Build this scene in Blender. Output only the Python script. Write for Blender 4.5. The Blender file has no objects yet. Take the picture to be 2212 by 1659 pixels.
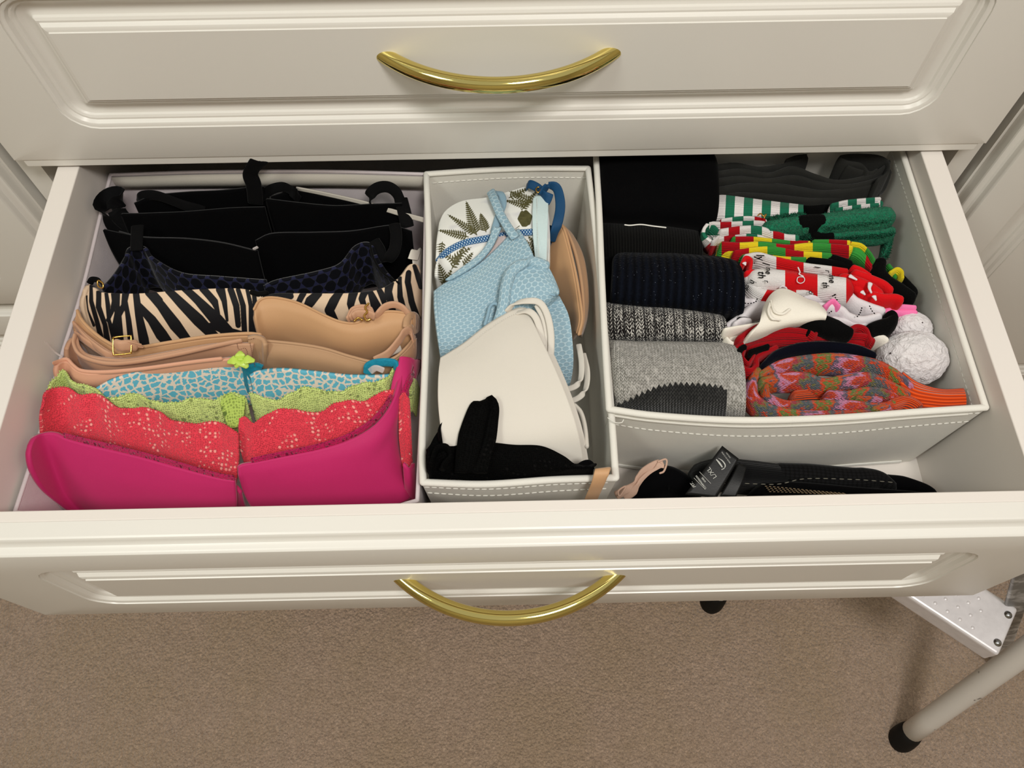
import bpy, bmesh, math, random
import numpy as np
from mathutils import Vector, Matrix

# ---------------------------------------------------------------- camera, world, light, exposure
scn = bpy.context.scene
COL = scn.collection
FPX = 1705.5
CAM = np.array([0.39609, -0.19157, 0.56238])
RX, RY, RZ = 0.47479, 0.00331, -0.02025
cd = bpy.data.cameras.new('camera'); cam = bpy.data.objects.new('camera', cd); COL.objects.link(cam)
cam.location = CAM; cam.rotation_euler = (RX, RY, RZ)
cd.sensor_fit = 'HORIZONTAL'; cd.sensor_width = 36; cd.lens = 36*FPX/2212; cd.clip_start = .01
scn.camera = cam
CR = np.array(cam.rotation_euler.to_matrix())

w = bpy.data.worlds.new('world'); scn.world = w; w.use_nodes = True
bg = w.node_tree.nodes['Background']; bg.inputs[0].default_value = (1.0, .995, .965, 1); bg.inputs[1].default_value = .45

def area(name, loc, target, size, power, color, sy=None):
    l = bpy.data.lights.new(name, 'AREA'); l.energy = power; l.color = color; l.size = size
    if sy: l.shape = 'RECTANGLE'; l.size_y = sy
    o = bpy.data.objects.new(name, l); COL.objects.link(o); o.location = loc
    o.rotation_euler = (Vector(target)-Vector(loc)).to_track_quat('-Z', 'Y').to_euler()
    return o
area('ceiling_lamp', (.80, -.66, 1.80), (.45, .1, 0), .40, 22.5, (1, .955, .90))
area('ceiling_lamp', (-.75, -.55, 1.80), (.3, .1, 0), .45, 10, (.96, 1, .90))
scn.view_settings.view_transform = 'Standard'; scn.view_settings.look = 'None'
scn.view_settings.gamma = 1; scn.view_settings.use_curve_mapping = False
scn.view_settings.exposure = 0.10

# ---------------------------------------------------------------- helpers
def P(px, py, x=None, y=None, z=None):
    """point of the place seen at photo position (px,py) on the plane x=, y= or z="""
    d = CR @ np.array([(px-1106)/FPX, -(py-829.5)/FPX, -1.])
    if x is not None: t = (x-CAM[0])/d[0]
    elif y is not None: t = (y-CAM[1])/d[1]
    else: t = (z-CAM[2])/d[2]
    return CAM+t*d
def PP(pts, z=None, y=None):
    """list of (px,py) or (px,py,z) -> points"""
    return np.array([P(p[0], p[1], y=y) if y is not None else P(p[0], p[1], z=(p[2] if len(p) > 2 else z)) for p in pts])
def pix(v):
    q = (np.asarray(v)-CAM) @ CR
    return np.stack([1106+FPX*q[..., 0]/-q[..., 2], 829.5-FPX*q[..., 1]/-q[..., 2]], -1)

def tag(o, label=None, cat=None, group=None, kind=None):
    if label: o['label'] = label
    if cat: o['category'] = cat
    if group: o['group'] = group
    if kind: o['kind'] = kind
    return o
def empty(name, loc, label, cat, group=None):
    o = bpy.data.objects.new(name, None); COL.objects.link(o); o.location = loc; o.empty_display_size = .02
    return tag(o, label, cat, group)
def link(name, me, mat=None, parent=None, smooth=True):
    o = bpy.data.objects.new(name, me); COL.objects.link(o)
    if mat: me.materials.append(mat)
    if smooth: me.polygons.foreach_set('use_smooth', [True]*len(me.polygons))
    if parent is not None:
        o.parent = parent; o.matrix_parent_inverse = Matrix.Identity(4)
        off = Vector((0, 0, 0)); p = parent
        while p is not None: off += p.location; p = p.parent
        o.location = -off
    return o
CL = [None]          # side walls of the box being filled: garments press against them instead of passing through
def mesh(name, v, f, mat=None, parent=None, smooth=True, uv=None):
    if CL[0] is not None:
        v = np.array(v, float); a, b = CL[0][:2]; d = v-CAM; S_ = .003
        for lim, sg in ((a, 1), (b, -1)):
            d = v-CAM; k = (v[:, 0]-lim)*sg/S_; m = k < 7; xn = lim+sg*S_*np.log1p(np.exp(k[m])); v[m] = CAM+d[m]*((xn-CAM[0])/d[m, 0])[:, None]
        v[:, 1] = np.maximum(v[:, 1], np.interp(v[:, 0], *CL[0][2]))
    me = bpy.data.meshes.new(name); me.from_pydata([tuple(map(float, a)) for a in v], [], f); me.update()
    if uv is not None:
        l = me.uv_layers.new(name='UVMap'); idx = np.zeros(len(me.loops), dtype=np.int32); me.loops.foreach_get('vertex_index', idx)
        l.data.foreach_set('uv', np.asarray(uv)[idx].ravel())
    return link(name, me, mat, parent, smooth)
def bevel(o, wd, seg=2, ang=35):
    m = o.modifiers.new('b', 'BEVEL'); m.width = wd; m.segments = seg; m.limit_method = 'ANGLE'; m.angle_limit = math.radians(ang); m.harden_normals = False; return o
def boxv(x0, x1, y0, y1, z0, z1):
    v = [(x, y, z) for z in (z0, z1) for y in (y0, y1) for x in (x0, x1)]
    f = [(0, 2, 3, 1), (4, 5, 7, 6), (0, 1, 5, 4), (1, 3, 7, 5), (3, 2, 6, 7), (2, 0, 4, 6)]
    return v, f
def box(name, x0, x1, y0, y1, z0, z1, mat, parent=None, bv=0):
    v, f = boxv(x0, x1, y0, y1, z0, z1); o = mesh(name, v, f, mat, parent, smooth=False)
    if bv: bevel(o, bv, 3)
    return o
def crom(pts, n, closed=False):
    """Catmull-Rom resample to n+1 points, even in length"""
    p = np.asarray(pts, float)
    if len(p) == 2: t = np.linspace(0, 1, n+1)[:, None]; return p[0]*(1-t)+p[1]*t
    q = np.vstack([p[-1], p, p[0], p[1]]) if closed else np.vstack([2*p[0]-p[1], p, 2*p[-1]-p[-2]])
    out = []; S = 12
    for i in range(1, len(q)-2):
        t = np.linspace(0, 1, S, endpoint=False)[:, None]
        a, b, c, d = q[i-1], q[i], q[i+1], q[i+2]
        out.append(.5*((2*b)+(-a+c)*t+(2*a-5*b+4*c-d)*t*t+(-a+3*b-3*c+d)*t**3))
    out = np.vstack(out+[q[-2][None]]); L = np.r_[0, np.cumsum(np.linalg.norm(np.diff(out, axis=0), axis=1))]
    s = np.linspace(0, L[-1], n+1)
    return np.stack([np.interp(s, L, out[:, k]) for k in range(p.shape[1])], 1)
def loft(curves, nu, nv):
    cs = np.array([crom(c, nu) for c in curves])          # k, nu+1, 3
    k = len(cs)
    if k == 2: t = np.linspace(0, 1, nv+1)[:, None, None]; return cs[0]*(1-t)+cs[1]*t
    q = np.concatenate([2*cs[:1]-cs[1:2], cs, 2*cs[-1:]-cs[-2:-1]])
    d = np.array([np.linalg.norm(cs[i+1]-cs[i], axis=1).mean()+1e-6 for i in range(k-1)]); D = np.r_[0, np.cumsum(d)]
    out = []
    for s in np.linspace(0, D[-1], nv+1):
        i = min(int(np.searchsorted(D, s, side='right')-1), k-2); t = (s-D[i])/d[i]
        a, b, c, e = q[i], q[i+1], q[i+2], q[i+3]
        out.append(.5*((2*b)+(-a+c)*t+(2*a-5*b+4*c-e)*t*t+(-a+3*b-3*c+e)*t**3))
    return np.array(out)
def sheet(name, G, mat, parent=None, th=.003, field=None, off=0, lumps=0, seed=0, sub=0):
    """a grid of points -> a fabric sheet with thickness; field(px,py) -> shader attribute 'f' """
    nv, nu = G.shape[:2]
    if lumps:
        G = G + noise3(G, lumps, seed)
    V = G.reshape(-1, 3)
    f = [(j*nu+i, j*nu+i+1, (j+1)*nu+i+1, (j+1)*nu+i) for j in range(nv-1) for i in range(nu-1)]
    du = np.linalg.norm(np.diff(G, axis=1), axis=2).mean(0); dv = np.linalg.norm(np.diff(G, axis=0), axis=2).mean(1)
    U = np.broadcast_to(np.r_[0, np.cumsum(du)][None], (nv, nu)); W_ = np.broadcast_to(np.r_[0, np.cumsum(dv)][:, None], (nv, nu))
    o = mesh(name, V, f, mat, parent, True, np.stack([U, W_], -1).reshape(-1, 2))
    if field is not None:
        pp = pix(V); a = o.data.attributes.new('f', 'FLOAT', 'POINT'); a.data.foreach_set('value', np.asarray(field(pp[:, 0], pp[:, 1]), dtype=np.float32))
    if th:
        m = o.modifiers.new('s', 'SOLIDIFY'); m.thickness = th; m.offset = off; m.use_even_offset = False
    if sub:
        m = o.modifiers.new('ss', 'SUBSURF'); m.levels = sub; m.render_levels = sub
    return o
_rs = {}
def noise3(G, amp, seed=0, scale=28.):
    if seed not in _rs:
        r = np.random.RandomState(seed); _rs[seed] = (r.randn(6, 3)*scale, r.rand(6, 3)*6.3)
    k, ph = _rs[seed]; out = np.zeros_like(G)
    for i in range(6): out += np.sin((G@k[i])[..., None]*np.array([1, 1.1, .9])+ph[i])*amp/3
    return out
def sweep(name, path, a, b, wd, mat, parent=None, n=14, e=1., nseg=None, closed=False, round_end=True, field=None, twist=None, lumps=0, seed=0, sub=0):
    """tube of elliptic / squarish section: half width a along wd, half thickness b; e<1 squarer"""
    pts = crom(path, nseg or max(8, len(path)*6), closed)
    if closed: pts = pts[:-1]
    m = len(pts)
    T = np.gradient(pts, axis=0) if not closed else np.roll(pts, -1, 0)-np.roll(pts, 1, 0)
    T /= np.linalg.norm(T, axis=1)[:, None]+1e-12
    wd = np.asarray(wd, float)
    if wd.ndim == 2: wd = crom(wd, m-1)
    else: wd = np.tile(wd, (m, 1))
    Wd = wd-(wd*T).sum(1)[:, None]*T; Wd /= np.linalg.norm(Wd, axis=1)[:, None]+1e-12
    N = np.cross(T, Wd)
    A = np.interp(np.linspace(0, 1, m), np.linspace(0, 1, len(np.atleast_1d(a))), np.atleast_1d(a)); B = np.interp(np.linspace(0, 1, m), np.linspace(0, 1, len(np.atleast_1d(b))), np.atleast_1d(b))
    if twist is not None:
        tw = np.interp(np.linspace(0, 1, m), np.linspace(0, 1, len(twist)), twist)[:, None]
        Wd, N = Wd*np.cos(tw)+N*np.sin(tw), N*np.cos(tw)-Wd*np.sin(tw)
    th = np.linspace(0, 2*np.pi, n, endpoint=False); c, s = np.cos(th), np.sin(th)
    c = np.sign(c)*np.abs(c)**e; s = np.sign(s)*np.abs(s)**e
    rings = [pts[i]+Wd[i]*A[i]*c[:, None]+N[i]*B[i]*s[:, None] for i in range(m)]
    ul = list(np.r_[0, np.cumsum(np.linalg.norm(np.diff(pts, axis=0), axis=1))])
    if not closed and round_end:
        def cap(i, sg):
            r = min(A[i], B[i]); return [(pts[i]+sg*T[i]*r*math.sin(q)+(rings[i]-pts[i])*max(.02, math.cos(q))) for q in (.5, 1., 1.4)], [ul[i]+sg*r*math.sin(q) for q in (.5, 1., 1.4)]
        c0, u0 = cap(0, -1); c1, u1 = cap(m-1, 1)
        rings = c0[::-1]+rings+c1; ul = u0[::-1]+ul+u1
    R_ = np.array(rings)
    if lumps: R_ = R_+noise3(R_, lumps, seed)
    M_ = len(R_); V = R_.reshape(-1, 3); f = []
    for j in range(M_ if closed else M_-1):
        for i in range(n): f.append((j*n+i, j*n+(i+1) % n, ((j+1) % M_)*n+(i+1) % n, ((j+1) % M_)*n+i))
    if not closed: f += [tuple(range(n))[::-1], tuple((M_-1)*n+i for i in range(n))]
    per = 2*(A.mean()+B.mean())
    uv = np.stack([np.repeat(ul, n), np.tile(np.abs(np.linspace(-1, 1, n, endpoint=False))*per, M_)], -1)
    o = mesh(name, V, f, mat, parent, True, uv)
    if field is not None:
        pp = pix(V); at = o.data.attributes.new('f', 'FLOAT', 'POINT'); at.data.foreach_set('value', np.asarray(field(pp[:, 0], pp[:, 1]), dtype=np.float32))
    if sub:
        md = o.modifiers.new('ss', 'SUBSURF'); md.levels = sub; md.render_levels = sub
    return o

# ---- materials
class NT:
    def __init__(s, name):
        s.m = bpy.data.materials.new(name); s.m.use_nodes = True; s.t = s.m.node_tree; s.N = s.t.nodes; s.L = s.t.links
        s.b = s.N['Principled BSDF']
    def n(s, typ, _in=None, **kw):
        o = s.N.new(typ)
        for k, v in kw.items(): setattr(o, k, v)
        for k, v in (_in or {}).items():
            if isinstance(v, bpy.types.NodeSocket): s.L.new(v, o.inputs[k])
            else: o.inputs[k].default_value = v
        return o
    def math(s, op, a, b=0., c=None):
        d = {0: a, 1: b}
        if c is not None: d[2] = c
        return s.n('ShaderNodeMath', d, operation=op).outputs[0]
    def uv(s): return s.n('ShaderNodeTexCoord').outputs['UV']
    def obj(s): return s.n('ShaderNodeTexCoord').outputs['Object']
    def attr(s, n='f'): return s.n('ShaderNodeAttribute', attribute_name=n).outputs['Fac']
    def map(s, v, scale=(1, 1, 1), rot=(0, 0, 0)): return s.n('ShaderNodeMapping', {0: v, 2: rot, 3: scale}).outputs[0]
    def noise(s, v, sc, det=3., dis=0., rough=.5): return s.n('ShaderNodeTexNoise', {'Vector': v, 'Scale': sc, 'Detail': det, 'Distortion': dis, 'Roughness': rough}).outputs[0]
    def vor(s, v, sc, feature='F1', rnd=1.): return s.n('ShaderNodeTexVoronoi', {'Vector': v, 'Scale': sc, 'Randomness': rnd}, feature=feature)
    def wave(s, v, sc, dis=0., det=1., direction='X', prof='SIN', dsc=1.): return s.n('ShaderNodeTexWave', {'Vector': v, 'Scale': sc, 'Distortion': dis, 'Detail': det, 'Detail Scale': dsc}, bands_direction=direction, wave_profile=prof).outputs['Fac']
    def ramp(s, f, stops, interp='LINEAR'):
        r = s.n('ShaderNodeValToRGB', {0: f}); cr = r.color_ramp; cr.interpolation = interp
        while len(cr.elements) < len(stops): cr.elements.new(.5)
        for el, (p, c) in zip(cr.elements, stops): el.position = p; el.color = col(c)
        return r.outputs[0]
    def mix(s, f, a, b, mode='MIX'):
        m = s.n('ShaderNodeMix', data_type='RGBA', blend_type=mode)
        for i, v in ((0, f), (6, a), (7, b)):
            if isinstance(v, bpy.types.NodeSocket): s.L.new(v, m.inputs[i])
            elif i == 0: m.inputs[0].default_value = v
            else: m.inputs[i].default_value = col(v)
        return m.outputs[2]
    def step(s, v, t=0., soft=.0): # 1 where v>t
        if soft: return s.n('ShaderNodeMapRange', {0: v, 1: t-soft, 2: t+soft, 3: 0., 4: 1.}).outputs[0]
        return s.math('GREATER_THAN', v, t)
    def hexf(s, u, size):
        x = s.n('ShaderNodeSeparateXYZ', {0: u}); k = 4*math.pi/(math.sqrt(3)*size); X_, Y_ = s.math('MULTIPLY', x.outputs[0], k), s.math('MULTIPLY', x.outputs[1], k)
        r = [s.math('COSINE', Y_)]
        for sg in (1, -1): r.append(s.math('COSINE', s.math('ADD', s.math('MULTIPLY', X_, .8660254), s.math('MULTIPLY', Y_, .5*sg))))
        return s.math('ADD', r[0], s.math('ADD', r[1], r[2]))
    def bump(s, h, dist=.001, strength=1., normal=None):
        d = {'Height': h, 'Distance': dist, 'Strength': strength}
        if normal is not None: d['Normal'] = normal
        return s.n('ShaderNodeBump', d).outputs[0]
    def done(s, color, rough=.8, bump=None, metal=0., sheen=0., spec=None, sss=0.):
        b = s.b
        if isinstance(color, bpy.types.NodeSocket): s.L.new(color, b.inputs['Base Color'])
        else: b.inputs['Base Color'].default_value = col(color)
        if isinstance(rough, bpy.types.NodeSocket): s.L.new(rough, b.inputs['Roughness'])
        else: b.inputs['Roughness'].default_value = rough
        b.inputs['Metallic'].default_value = metal
        if bump is not None: s.L.new(bump, b.inputs['Normal'])
        if sheen: b.inputs['Sheen Weight'].default_value = sheen; b.inputs['Sheen Roughness'].default_value = .4
        if spec is not None: b.inputs['Specular IOR Level'].default_value = spec
        return s.m
def col(c):
    """sRGB 0-255 -> linear rgba"""
    if len(c) == 4: return c
    return tuple(((x/255)/12.92 if x/255 <= .04045 else ((x/255+.055)/1.055)**2.4) for x in c)+(1.,)

def fabric(name, c, c2=None, sc=1400, bd=.0003, rough=.9, sheen=.15, mott=90, spec=.15):
    t = NT(name); u = t.obj(); c2 = c2 or tuple(x*.88 for x in c)
    n = t.noise(u, sc, 2); m = t.noise(u, mott, 3)
    cc = t.mix(t.math('MULTIPLY', t.math('ADD', n, m), .5), c2, c)
    return t.done(cc, rough, t.bump(n, bd, .6), sheen=sheen, spec=spec)
def paint(name, c, rough=.32):
    t = NT(name); n = t.noise(t.obj(), 900, 2); m = t.noise(t.obj(), 6, 2)
    return t.done(t.mix(m, tuple(x*.985 for x in c), c), rough, t.bump(n, .00006, .5), spec=.45)
M = {}
M['paint'] = paint('white_painted_wood', (228, 225, 218))
M['paintin'] = paint('white_drawer_interior', (226, 219, 212), .5)
t = NT('polished_brass'); n = t.noise(t.map(t.obj(), (1, 30, 30)), 60, 3)
M['brass'] = t.done((222, 204, 124), t.n('ShaderNodeMapRange', {0: n, 3: .03, 4: .13}).outputs[0], None, metal=1.)
t = NT('beige_carpet'); o_ = t.obj(); n1 = t.noise(o_, 420, 3, 1.5); n2 = t.noise(o_, 9, 3); n3 = t.noise(o_, 150, 3, .8); v = t.vor(o_, 260)
c = t.mix(t.math('MULTIPLY', t.math('ADD', n1, n3), .5), (128, 104, 82), (238, 209, 186)); c = t.mix(t.step(n2, .52, .12), c, t.mix(.25, c, (176, 152, 112)))
M['carpet'] = t.done(c, .95, t.bump(t.math('ADD', n1, t.math('MULTIPLY', v.outputs[0], -1.2)), .006, .9), sheen=.2, spec=.05)
M['canvas'] = fabric('off_white_box_fabric', (232, 229, 220), (218, 215, 207), 1700, .0002, .75, .05, 40)
M['canvas_shaded'] = fabric('shaded_box_fabric', (196, 190, 180), (178, 172, 162), 1700, .0003, .8, .05, 40)  # white box fabric with shade put into its colour, for hem and flap
M['canvas3'] = fabric('sheer_white_box_fabric', (222, 212, 214), (196, 186, 188), 1900, .0004, .7, .1, 60)
M['thread'] = fabric('white_thread', (238, 236, 228), None, 2000, .0002, .6)
M['wall'] = paint('beige_wall', (200, 190, 170), .8)
M['alu'] = (lambda t: t.done(t.mix(t.noise(t.obj(), 120, 4), (206, 202, 204), (232, 228, 230)), .38, t.bump(t.noise(t.obj(), 600, 2), .0001, .4), metal=.25))(NT('aluminium_tread'))
M['tube'] = (lambda t: t.done(t.mix(t.step(t.noise(t.obj(), 70, 4), .70, .02), (216, 212, 206), (130, 126, 120)), .4, metal=.2))(NT('grey_enamel_tube'))
M['worn'] = (lambda t: t.done(t.mix(t.step(t.noise(t.obj(), 45, 5, 1), .5, .08), (176, 174, 172), (120, 118, 114)), .5, metal=.4))(NT('worn_grey_metal'))
M['rubber'] = fabric('black_rubber', (22, 20, 18), None, 600, .0002, .6, 0)
M['rivet'] = (lambda t: t.done((150, 150, 150), .25, metal=1.))(NT('steel_rivet'))

# ---------------------------------------------------------------- setting
FL = -.60
def struct(o): o['kind'] = 'structure'; return o
# floor as a lightly uneven carpet
nx, ny = 130, 90; X = np.linspace(-1.6, 2.4, nx); Y = np.linspace(-1.7, .56, ny); gx, gy = np.meshgrid(X, Y)
G = np.stack([gx, gy, FL+.0015*np.sin(gx*23+gy*11)+.0012*np.sin(gx*7-gy*31)], -1)
struct(sheet('floor', G, M['carpet'], None, th=0))
struct(box('wall_back', -1.6, 2.4, .94, 1.0, FL-.01, 1.9, M['wall']))
struct(box('wall_left', -1.66, -1.6, -1.7, 1.0, FL-.01, 1.9, M['wall']))
struct(box('wall_front', -1.6, 2.4, -1.76, -1.7, FL-.01, 1.9, M['wall']))
struct(box('wall_right', 2.4, 2.46, -1.7, 1.0, FL-.01, 1.9, M['wall']))

# ---------------------------------------------------------------- drawer fronts
def rloop(x0, x1, z0, z1, ins, r, y, k=6):
    """rounded rectangle loop in the x-z plane"""
    pts = []; a0, a1, b0, b1 = x0+ins, x1-ins, z0+ins, z1-ins; r = max(r, 1e-5)
    for cx, cz, st in ((a1-r, b1-r, 0), (a0+r, b1-r, 90), (a0+r, b0+r, 180), (a1-r, b0+r, 270)):
        for i in range(k):
            t = math.radians(st+90*i/(k-1)); pts.append((cx+r*math.cos(t), y, cz+r*math.sin(t)))
    return pts
def slab(name, x0, x1, z0, z1, yf, mat, parent, bw=.070, mw=.032, th=.024, bwz=None, lip=.010):
    """moulded front: x0..z1 is the face; ogee lip around it; stepped groove around the field"""
    L = [rloop(x0, x1, z0, z1, -lip, 0, yf+th)]
    L += [rloop(x0, x1, z0, z1, -lip, 0, yf+.0125)]
    for i in range(4):                                   # rounded shoulder
        a = i/3*math.pi/2; L.append(rloop(x0, x1, z0, z1, -lip+.003*(1-math.cos(a)), 0, yf+.0125-.003*math.sin(a)))
    for i in range(4):                                   # cove down to the bead
        a = i/3*math.pi/2; L.append(rloop(x0, x1, z0, z1, -lip+.003+(lip-.0055)*math.sin(a), 0, yf+.0095-.0045*(1-math.cos(a))))
    for i in range(4):                                   # small bead on the edge
        a = i/3*math.pi/2; L.append(rloop(x0, x1, z0, z1, -.0025+.0025*(1-math.cos(a)), 0, yf+.003-.003*math.sin(a)))
    dx = (bwz-bw) if bwz else 0
    prof = [(0, 0), (.0003, .0012), (.002, .0012), (.004, .0022), (.0052, .0042), (.0058, .0052), (.0075, .0052), (.0095, .0064), (.0105, .0082), (.0135, .0098), (.016, .0102),
            (.0185, .0098), (.0215, .0082), (.0225, .0064), (.0245, .0052), (.0262, .0052), (.0268, .0042), (.028, .0022), (.030, .0012), (.0317, .0012), (.032, 0)]
    for s, d in prof:
        s2 = s*mw/.032; r = max(0, .026*(1-s2/mw*1.35))
        lp = rloop(x0, x1, z0+dx, z1-dx, bw+s2, r, yf+d); L.append(lp)
    V = [p for l in L for p in l]; n = len(L[0]); f = []
    for j in range(len(L)-1):
        for i in range(n): f.append((j*n+i, (j+1)*n+i, (j+1)*n+(i+1) % n, j*n+(i+1) % n))
    f.append(tuple((len(L)-1)*n+i for i in range(n))); f.append(tuple(range(n))[::-1])
    o = mesh(name, V, f, mat, parent, True)
    bpy.context.view_layer.update()
    m = o.modifiers.new('e', 'EDGE_SPLIT'); m.split_angle = math.radians(28)
    return o
def handle(cx, z, yf, parent, half=.0885, out=.0325, r=.0064):
    R_ = (half*half+out*out)/(2*out); a = math.asin(half/R_)+.075; pts = []
    for i in range(33):
        t = -a+2*a*i/32; pts.append((cx+R_*math.sin(t), yf-out+R_*(1-math.cos(t)), z))
    return sweep('handle', pts, r, r, (0, 0, 1), M['brass'], parent, n=28, nseg=48, round_end=False)
D = .36474; YF = -.0331
X0, X1 = -.0513, .8427; HC = .3952
dres = empty('dresser', (.4, .4, FL), 'white built-in dresser with the full drawer pulled open and brass bow handles', 'dresser')
# open drawer (front slab is the part; boards and handle hang from it)
dr = slab('drawer', X0, X1, -.2117, -.010, YF, M['paint'], dres, bw=.069, bwz=.040); dr['label'] = 'lower drawer, pulled open, moulded white front'
handle(HC, -.1059, YF, dr)
WX = .79; T = .0205; ZB = -.150
box('drawer_side', -T, 0, -.009, .62, -.175, 0, M['paintin'], dr, .0012)
box('drawer_side', WX, WX+T, -.009, .62, -.175, 0, M['paintin'], dr, .0012)
box('inner_front_board', -.03, WX+.03, YF+.0242, 0, -.175, -.0004, M['paintin'], dr, .001)
box('drawer_bottom', 0, WX, 0, .62, ZB-.008, ZB, M['paintin'], dr)
box('drawer_back', 0, WX, .607, .62, ZB, -.02, M['paintin'], dr, .001)
up = slab('drawer', X0, X1, .0137, .2117+.0137-.010, D+YF, M['paint'], dres, bw=.069, bwz=.036); up['label'] = 'upper drawer, closed, moulded white front'
handle(HC-.0005, .1196, D+YF, up)
box('bottom_lip', -.046, .838, D+YF+.0012, D+YF+.0242, .0028, .0142, M['paint'], up, .0012)
up2 = slab('drawer', X0, X1, .2400, .4400, D+YF, M['paint'], dres, bw=.069, bwz=.036)
handle(HC, .345, D+YF, up2)
lo = slab('drawer', X0, X1, -.4500, -.2420, D+YF, M['paint'], dres, bw=.069, bwz=.036)
handle(HC, -.346, D+YF, lo)
YC = D+YF+.0242
def carcass(x0, x1, par, zt=.47):
    v, f = [], []
    for b in ((x0, x0+.020, YC, .93, FL+.0, zt), (x1-.020, x1, YC, .93, FL+.0, zt), (x0+.02, x1-.02, .90, .93, FL+.08, zt), (x0+.02, x1-.02, YC+.04, .93, FL+.0, FL+.1), (x0-.0, x1+.0, YC-.0, .93, zt, zt+.03),
              (x0+.02, x1-.02, YC, YC+.02, -.238, -.218), (x0+.02, x1-.02, YC, YC+.02, -.49, -.45), (x0+.02, x1-.02, YC+.003, YC+.02, .012, .022), (x0+.02, x1-.02, YC, YC+.02, .218, .240), (x0+.02, x1-.02, YC, YC+.02, .44, .47)):
        a, b_ = boxv(*b); f += [tuple(i+len(v) for i in q) for q in b_]; v += a
    return mesh('carcass', v, f, M['paint'], par, smooth=False)
carcass(-.072, .862, dres)
# stile strips of the column
# neighbours
for nm, xa, xb, lab, bws, mws, hx in (('left', -.982, -.097, 'white drawer unit left of the open drawer, mostly out of frame', .069, .032, -.54), ('right', .886, 1.77, 'white panelled cupboard right of the open drawer, mostly out of frame', .042, .036, 1.33)):
    u = empty('drawer_unit' if nm == 'left' else 'cupboard', ((xa+xb)/2, .5, FL), lab, 'cabinet')
    for k, (za, zb) in enumerate(((.0137, .2154), (-.222, -.003), (-.45, -.252), (.24, .44)) if nm == 'left' else ((-.50, .44),)):
        dd = slab('drawer' if nm == 'left' else 'door', xa, xb, za, zb, D+YF, M['paint'], u, bw=bws, bwz=(.040 if nm == 'left' else None), mw=mws)
        handle(hx, (za+zb)/2 if nm == 'left' else .36, D+YF, dd)
    carcass(xa-.013, xb+.013, u)

# ---------------------------------------------------------------- step ladder
st = empty('step_ladder', (.95, -.02, FL), 'grey metal step ladder with dimpled tread standing on the carpet at right', 'ladder')
ZT = -.33
tc = [P(2158, 1417, z=ZT), P(2201, 1315, z=ZT), None, None]
ed = P(2158, 1417, z=ZT)-P(1965, 1290, z=ZT); ed /= np.linalg.norm(ed)
pd = np.array([-ed[1], ed[0], 0]); wdt = abs(np.dot(P(2201, 1315, z=ZT)-tc[0], pd)); 
E0 = tc[0]; A1 = tc[1]; LEN = .30
v = [E0, A1, A1-ed*(LEN-.01), E0-ed*LEN]
def tread(z, shift, nm='tread'):
    b = bmesh.new(); vs = [b.verts.new((p[0]+shift[0], p[1]+shift[1], z)) for p in v]; fc = b.faces.new(vs)
    r = bmesh.ops.extrude_face_region(b, geom=[fc]); 
    for q in r['geom']:
        if isinstance(q, bmesh.types.BMVert): q.co.z -= .030
    bmesh.ops.recalc_face_normals(b, faces=b.faces)
    me = bpy.data.meshes.new(nm); b.to_mesh(me); o = link(nm, me, M['alu'], st, smooth=False); bevel(o, .0035, 3); return o
tr = tread(ZT, (0, 0, 0))
dv, df = [], []
def disc(c, r, h, vv, ff, n=10):
    b0 = len(vv)
    for rr, hh in ((1, 0), (.75, .6), (.4, .95)):
        for i in range(n): vv.append((c[0]+r*rr*math.cos(i*2*math.pi/n), c[1]+r*rr*math.sin(i*2*math.pi/n), c[2]+h*hh))
    vv.append((c[0], c[1], c[2]+h))
    for k in range(2):
        for i in range(n): ff.append((b0+k*n+i, b0+k*n+(i+1) % n, b0+(k+1)*n+(i+1) % n, b0+(k+1)*n+i))
    for i in range(n): ff.append((b0+2*n+i, b0+2*n+(i+1) % n, b0+3*n))
for k in range(14):
    for j in range(4):
        c = E0-ed*(.034+.0145*k+(.0072 if j % 2 else 0))+pd*(.011+.0115*j); disc((c[0], c[1], ZT-.0002), .0024, .0011, dv, df)
o = mesh('grip_dimples', dv, df, M['alu'], tr); o['kind'] = 'stuff'
for px, py in ((2155, 1388), (2178, 1328)):
    c = P(px, py, z=ZT); dv, df = [], []; disc((c[0], c[1], ZT), .0044, .0028, dv, df, 14); mesh('rivet', dv, df, M['rivet'], tr)
for (fx, fy), top in (((1957, 1590), (2240, 1398)), ((1543, 1292), None)):
    a = P(fx, fy, z=FL+.012)
    b = P(2230, 1396, z=ZT-.015) if top else a+(P(2230, 1396, z=ZT-.015)-P(1957, 1590, z=FL+.012))
    d = (b-a); b2 = a+d*(2.3 if top else .80)
    lg = sweep('leg', [a, b2], .0135, .0135, (0, 0, 1) if False else (1, -1, 0), M['tube'], st, n=20, nseg=10, round_end=False)
    u = d/np.linalg.norm(d)
    sweep('rubber_foot', [a-u*.012, a, a+u*.008], [.0168, .0168, .0160], [.0168, .0168, .0160], (1, -1, 0), M['rubber'], lg, n=20, nseg=6)
a = P(2190, 1316, z=ZT-.02); b = P(2214, 1238, z=ZT+.10)
sweep('rail', [a-(b-a)*2.1, a, b, b+(b-a)*1.0], .011, .003, (1, 0, 0), M['worn'], st, n=12, e=.4, nseg=12)

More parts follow.
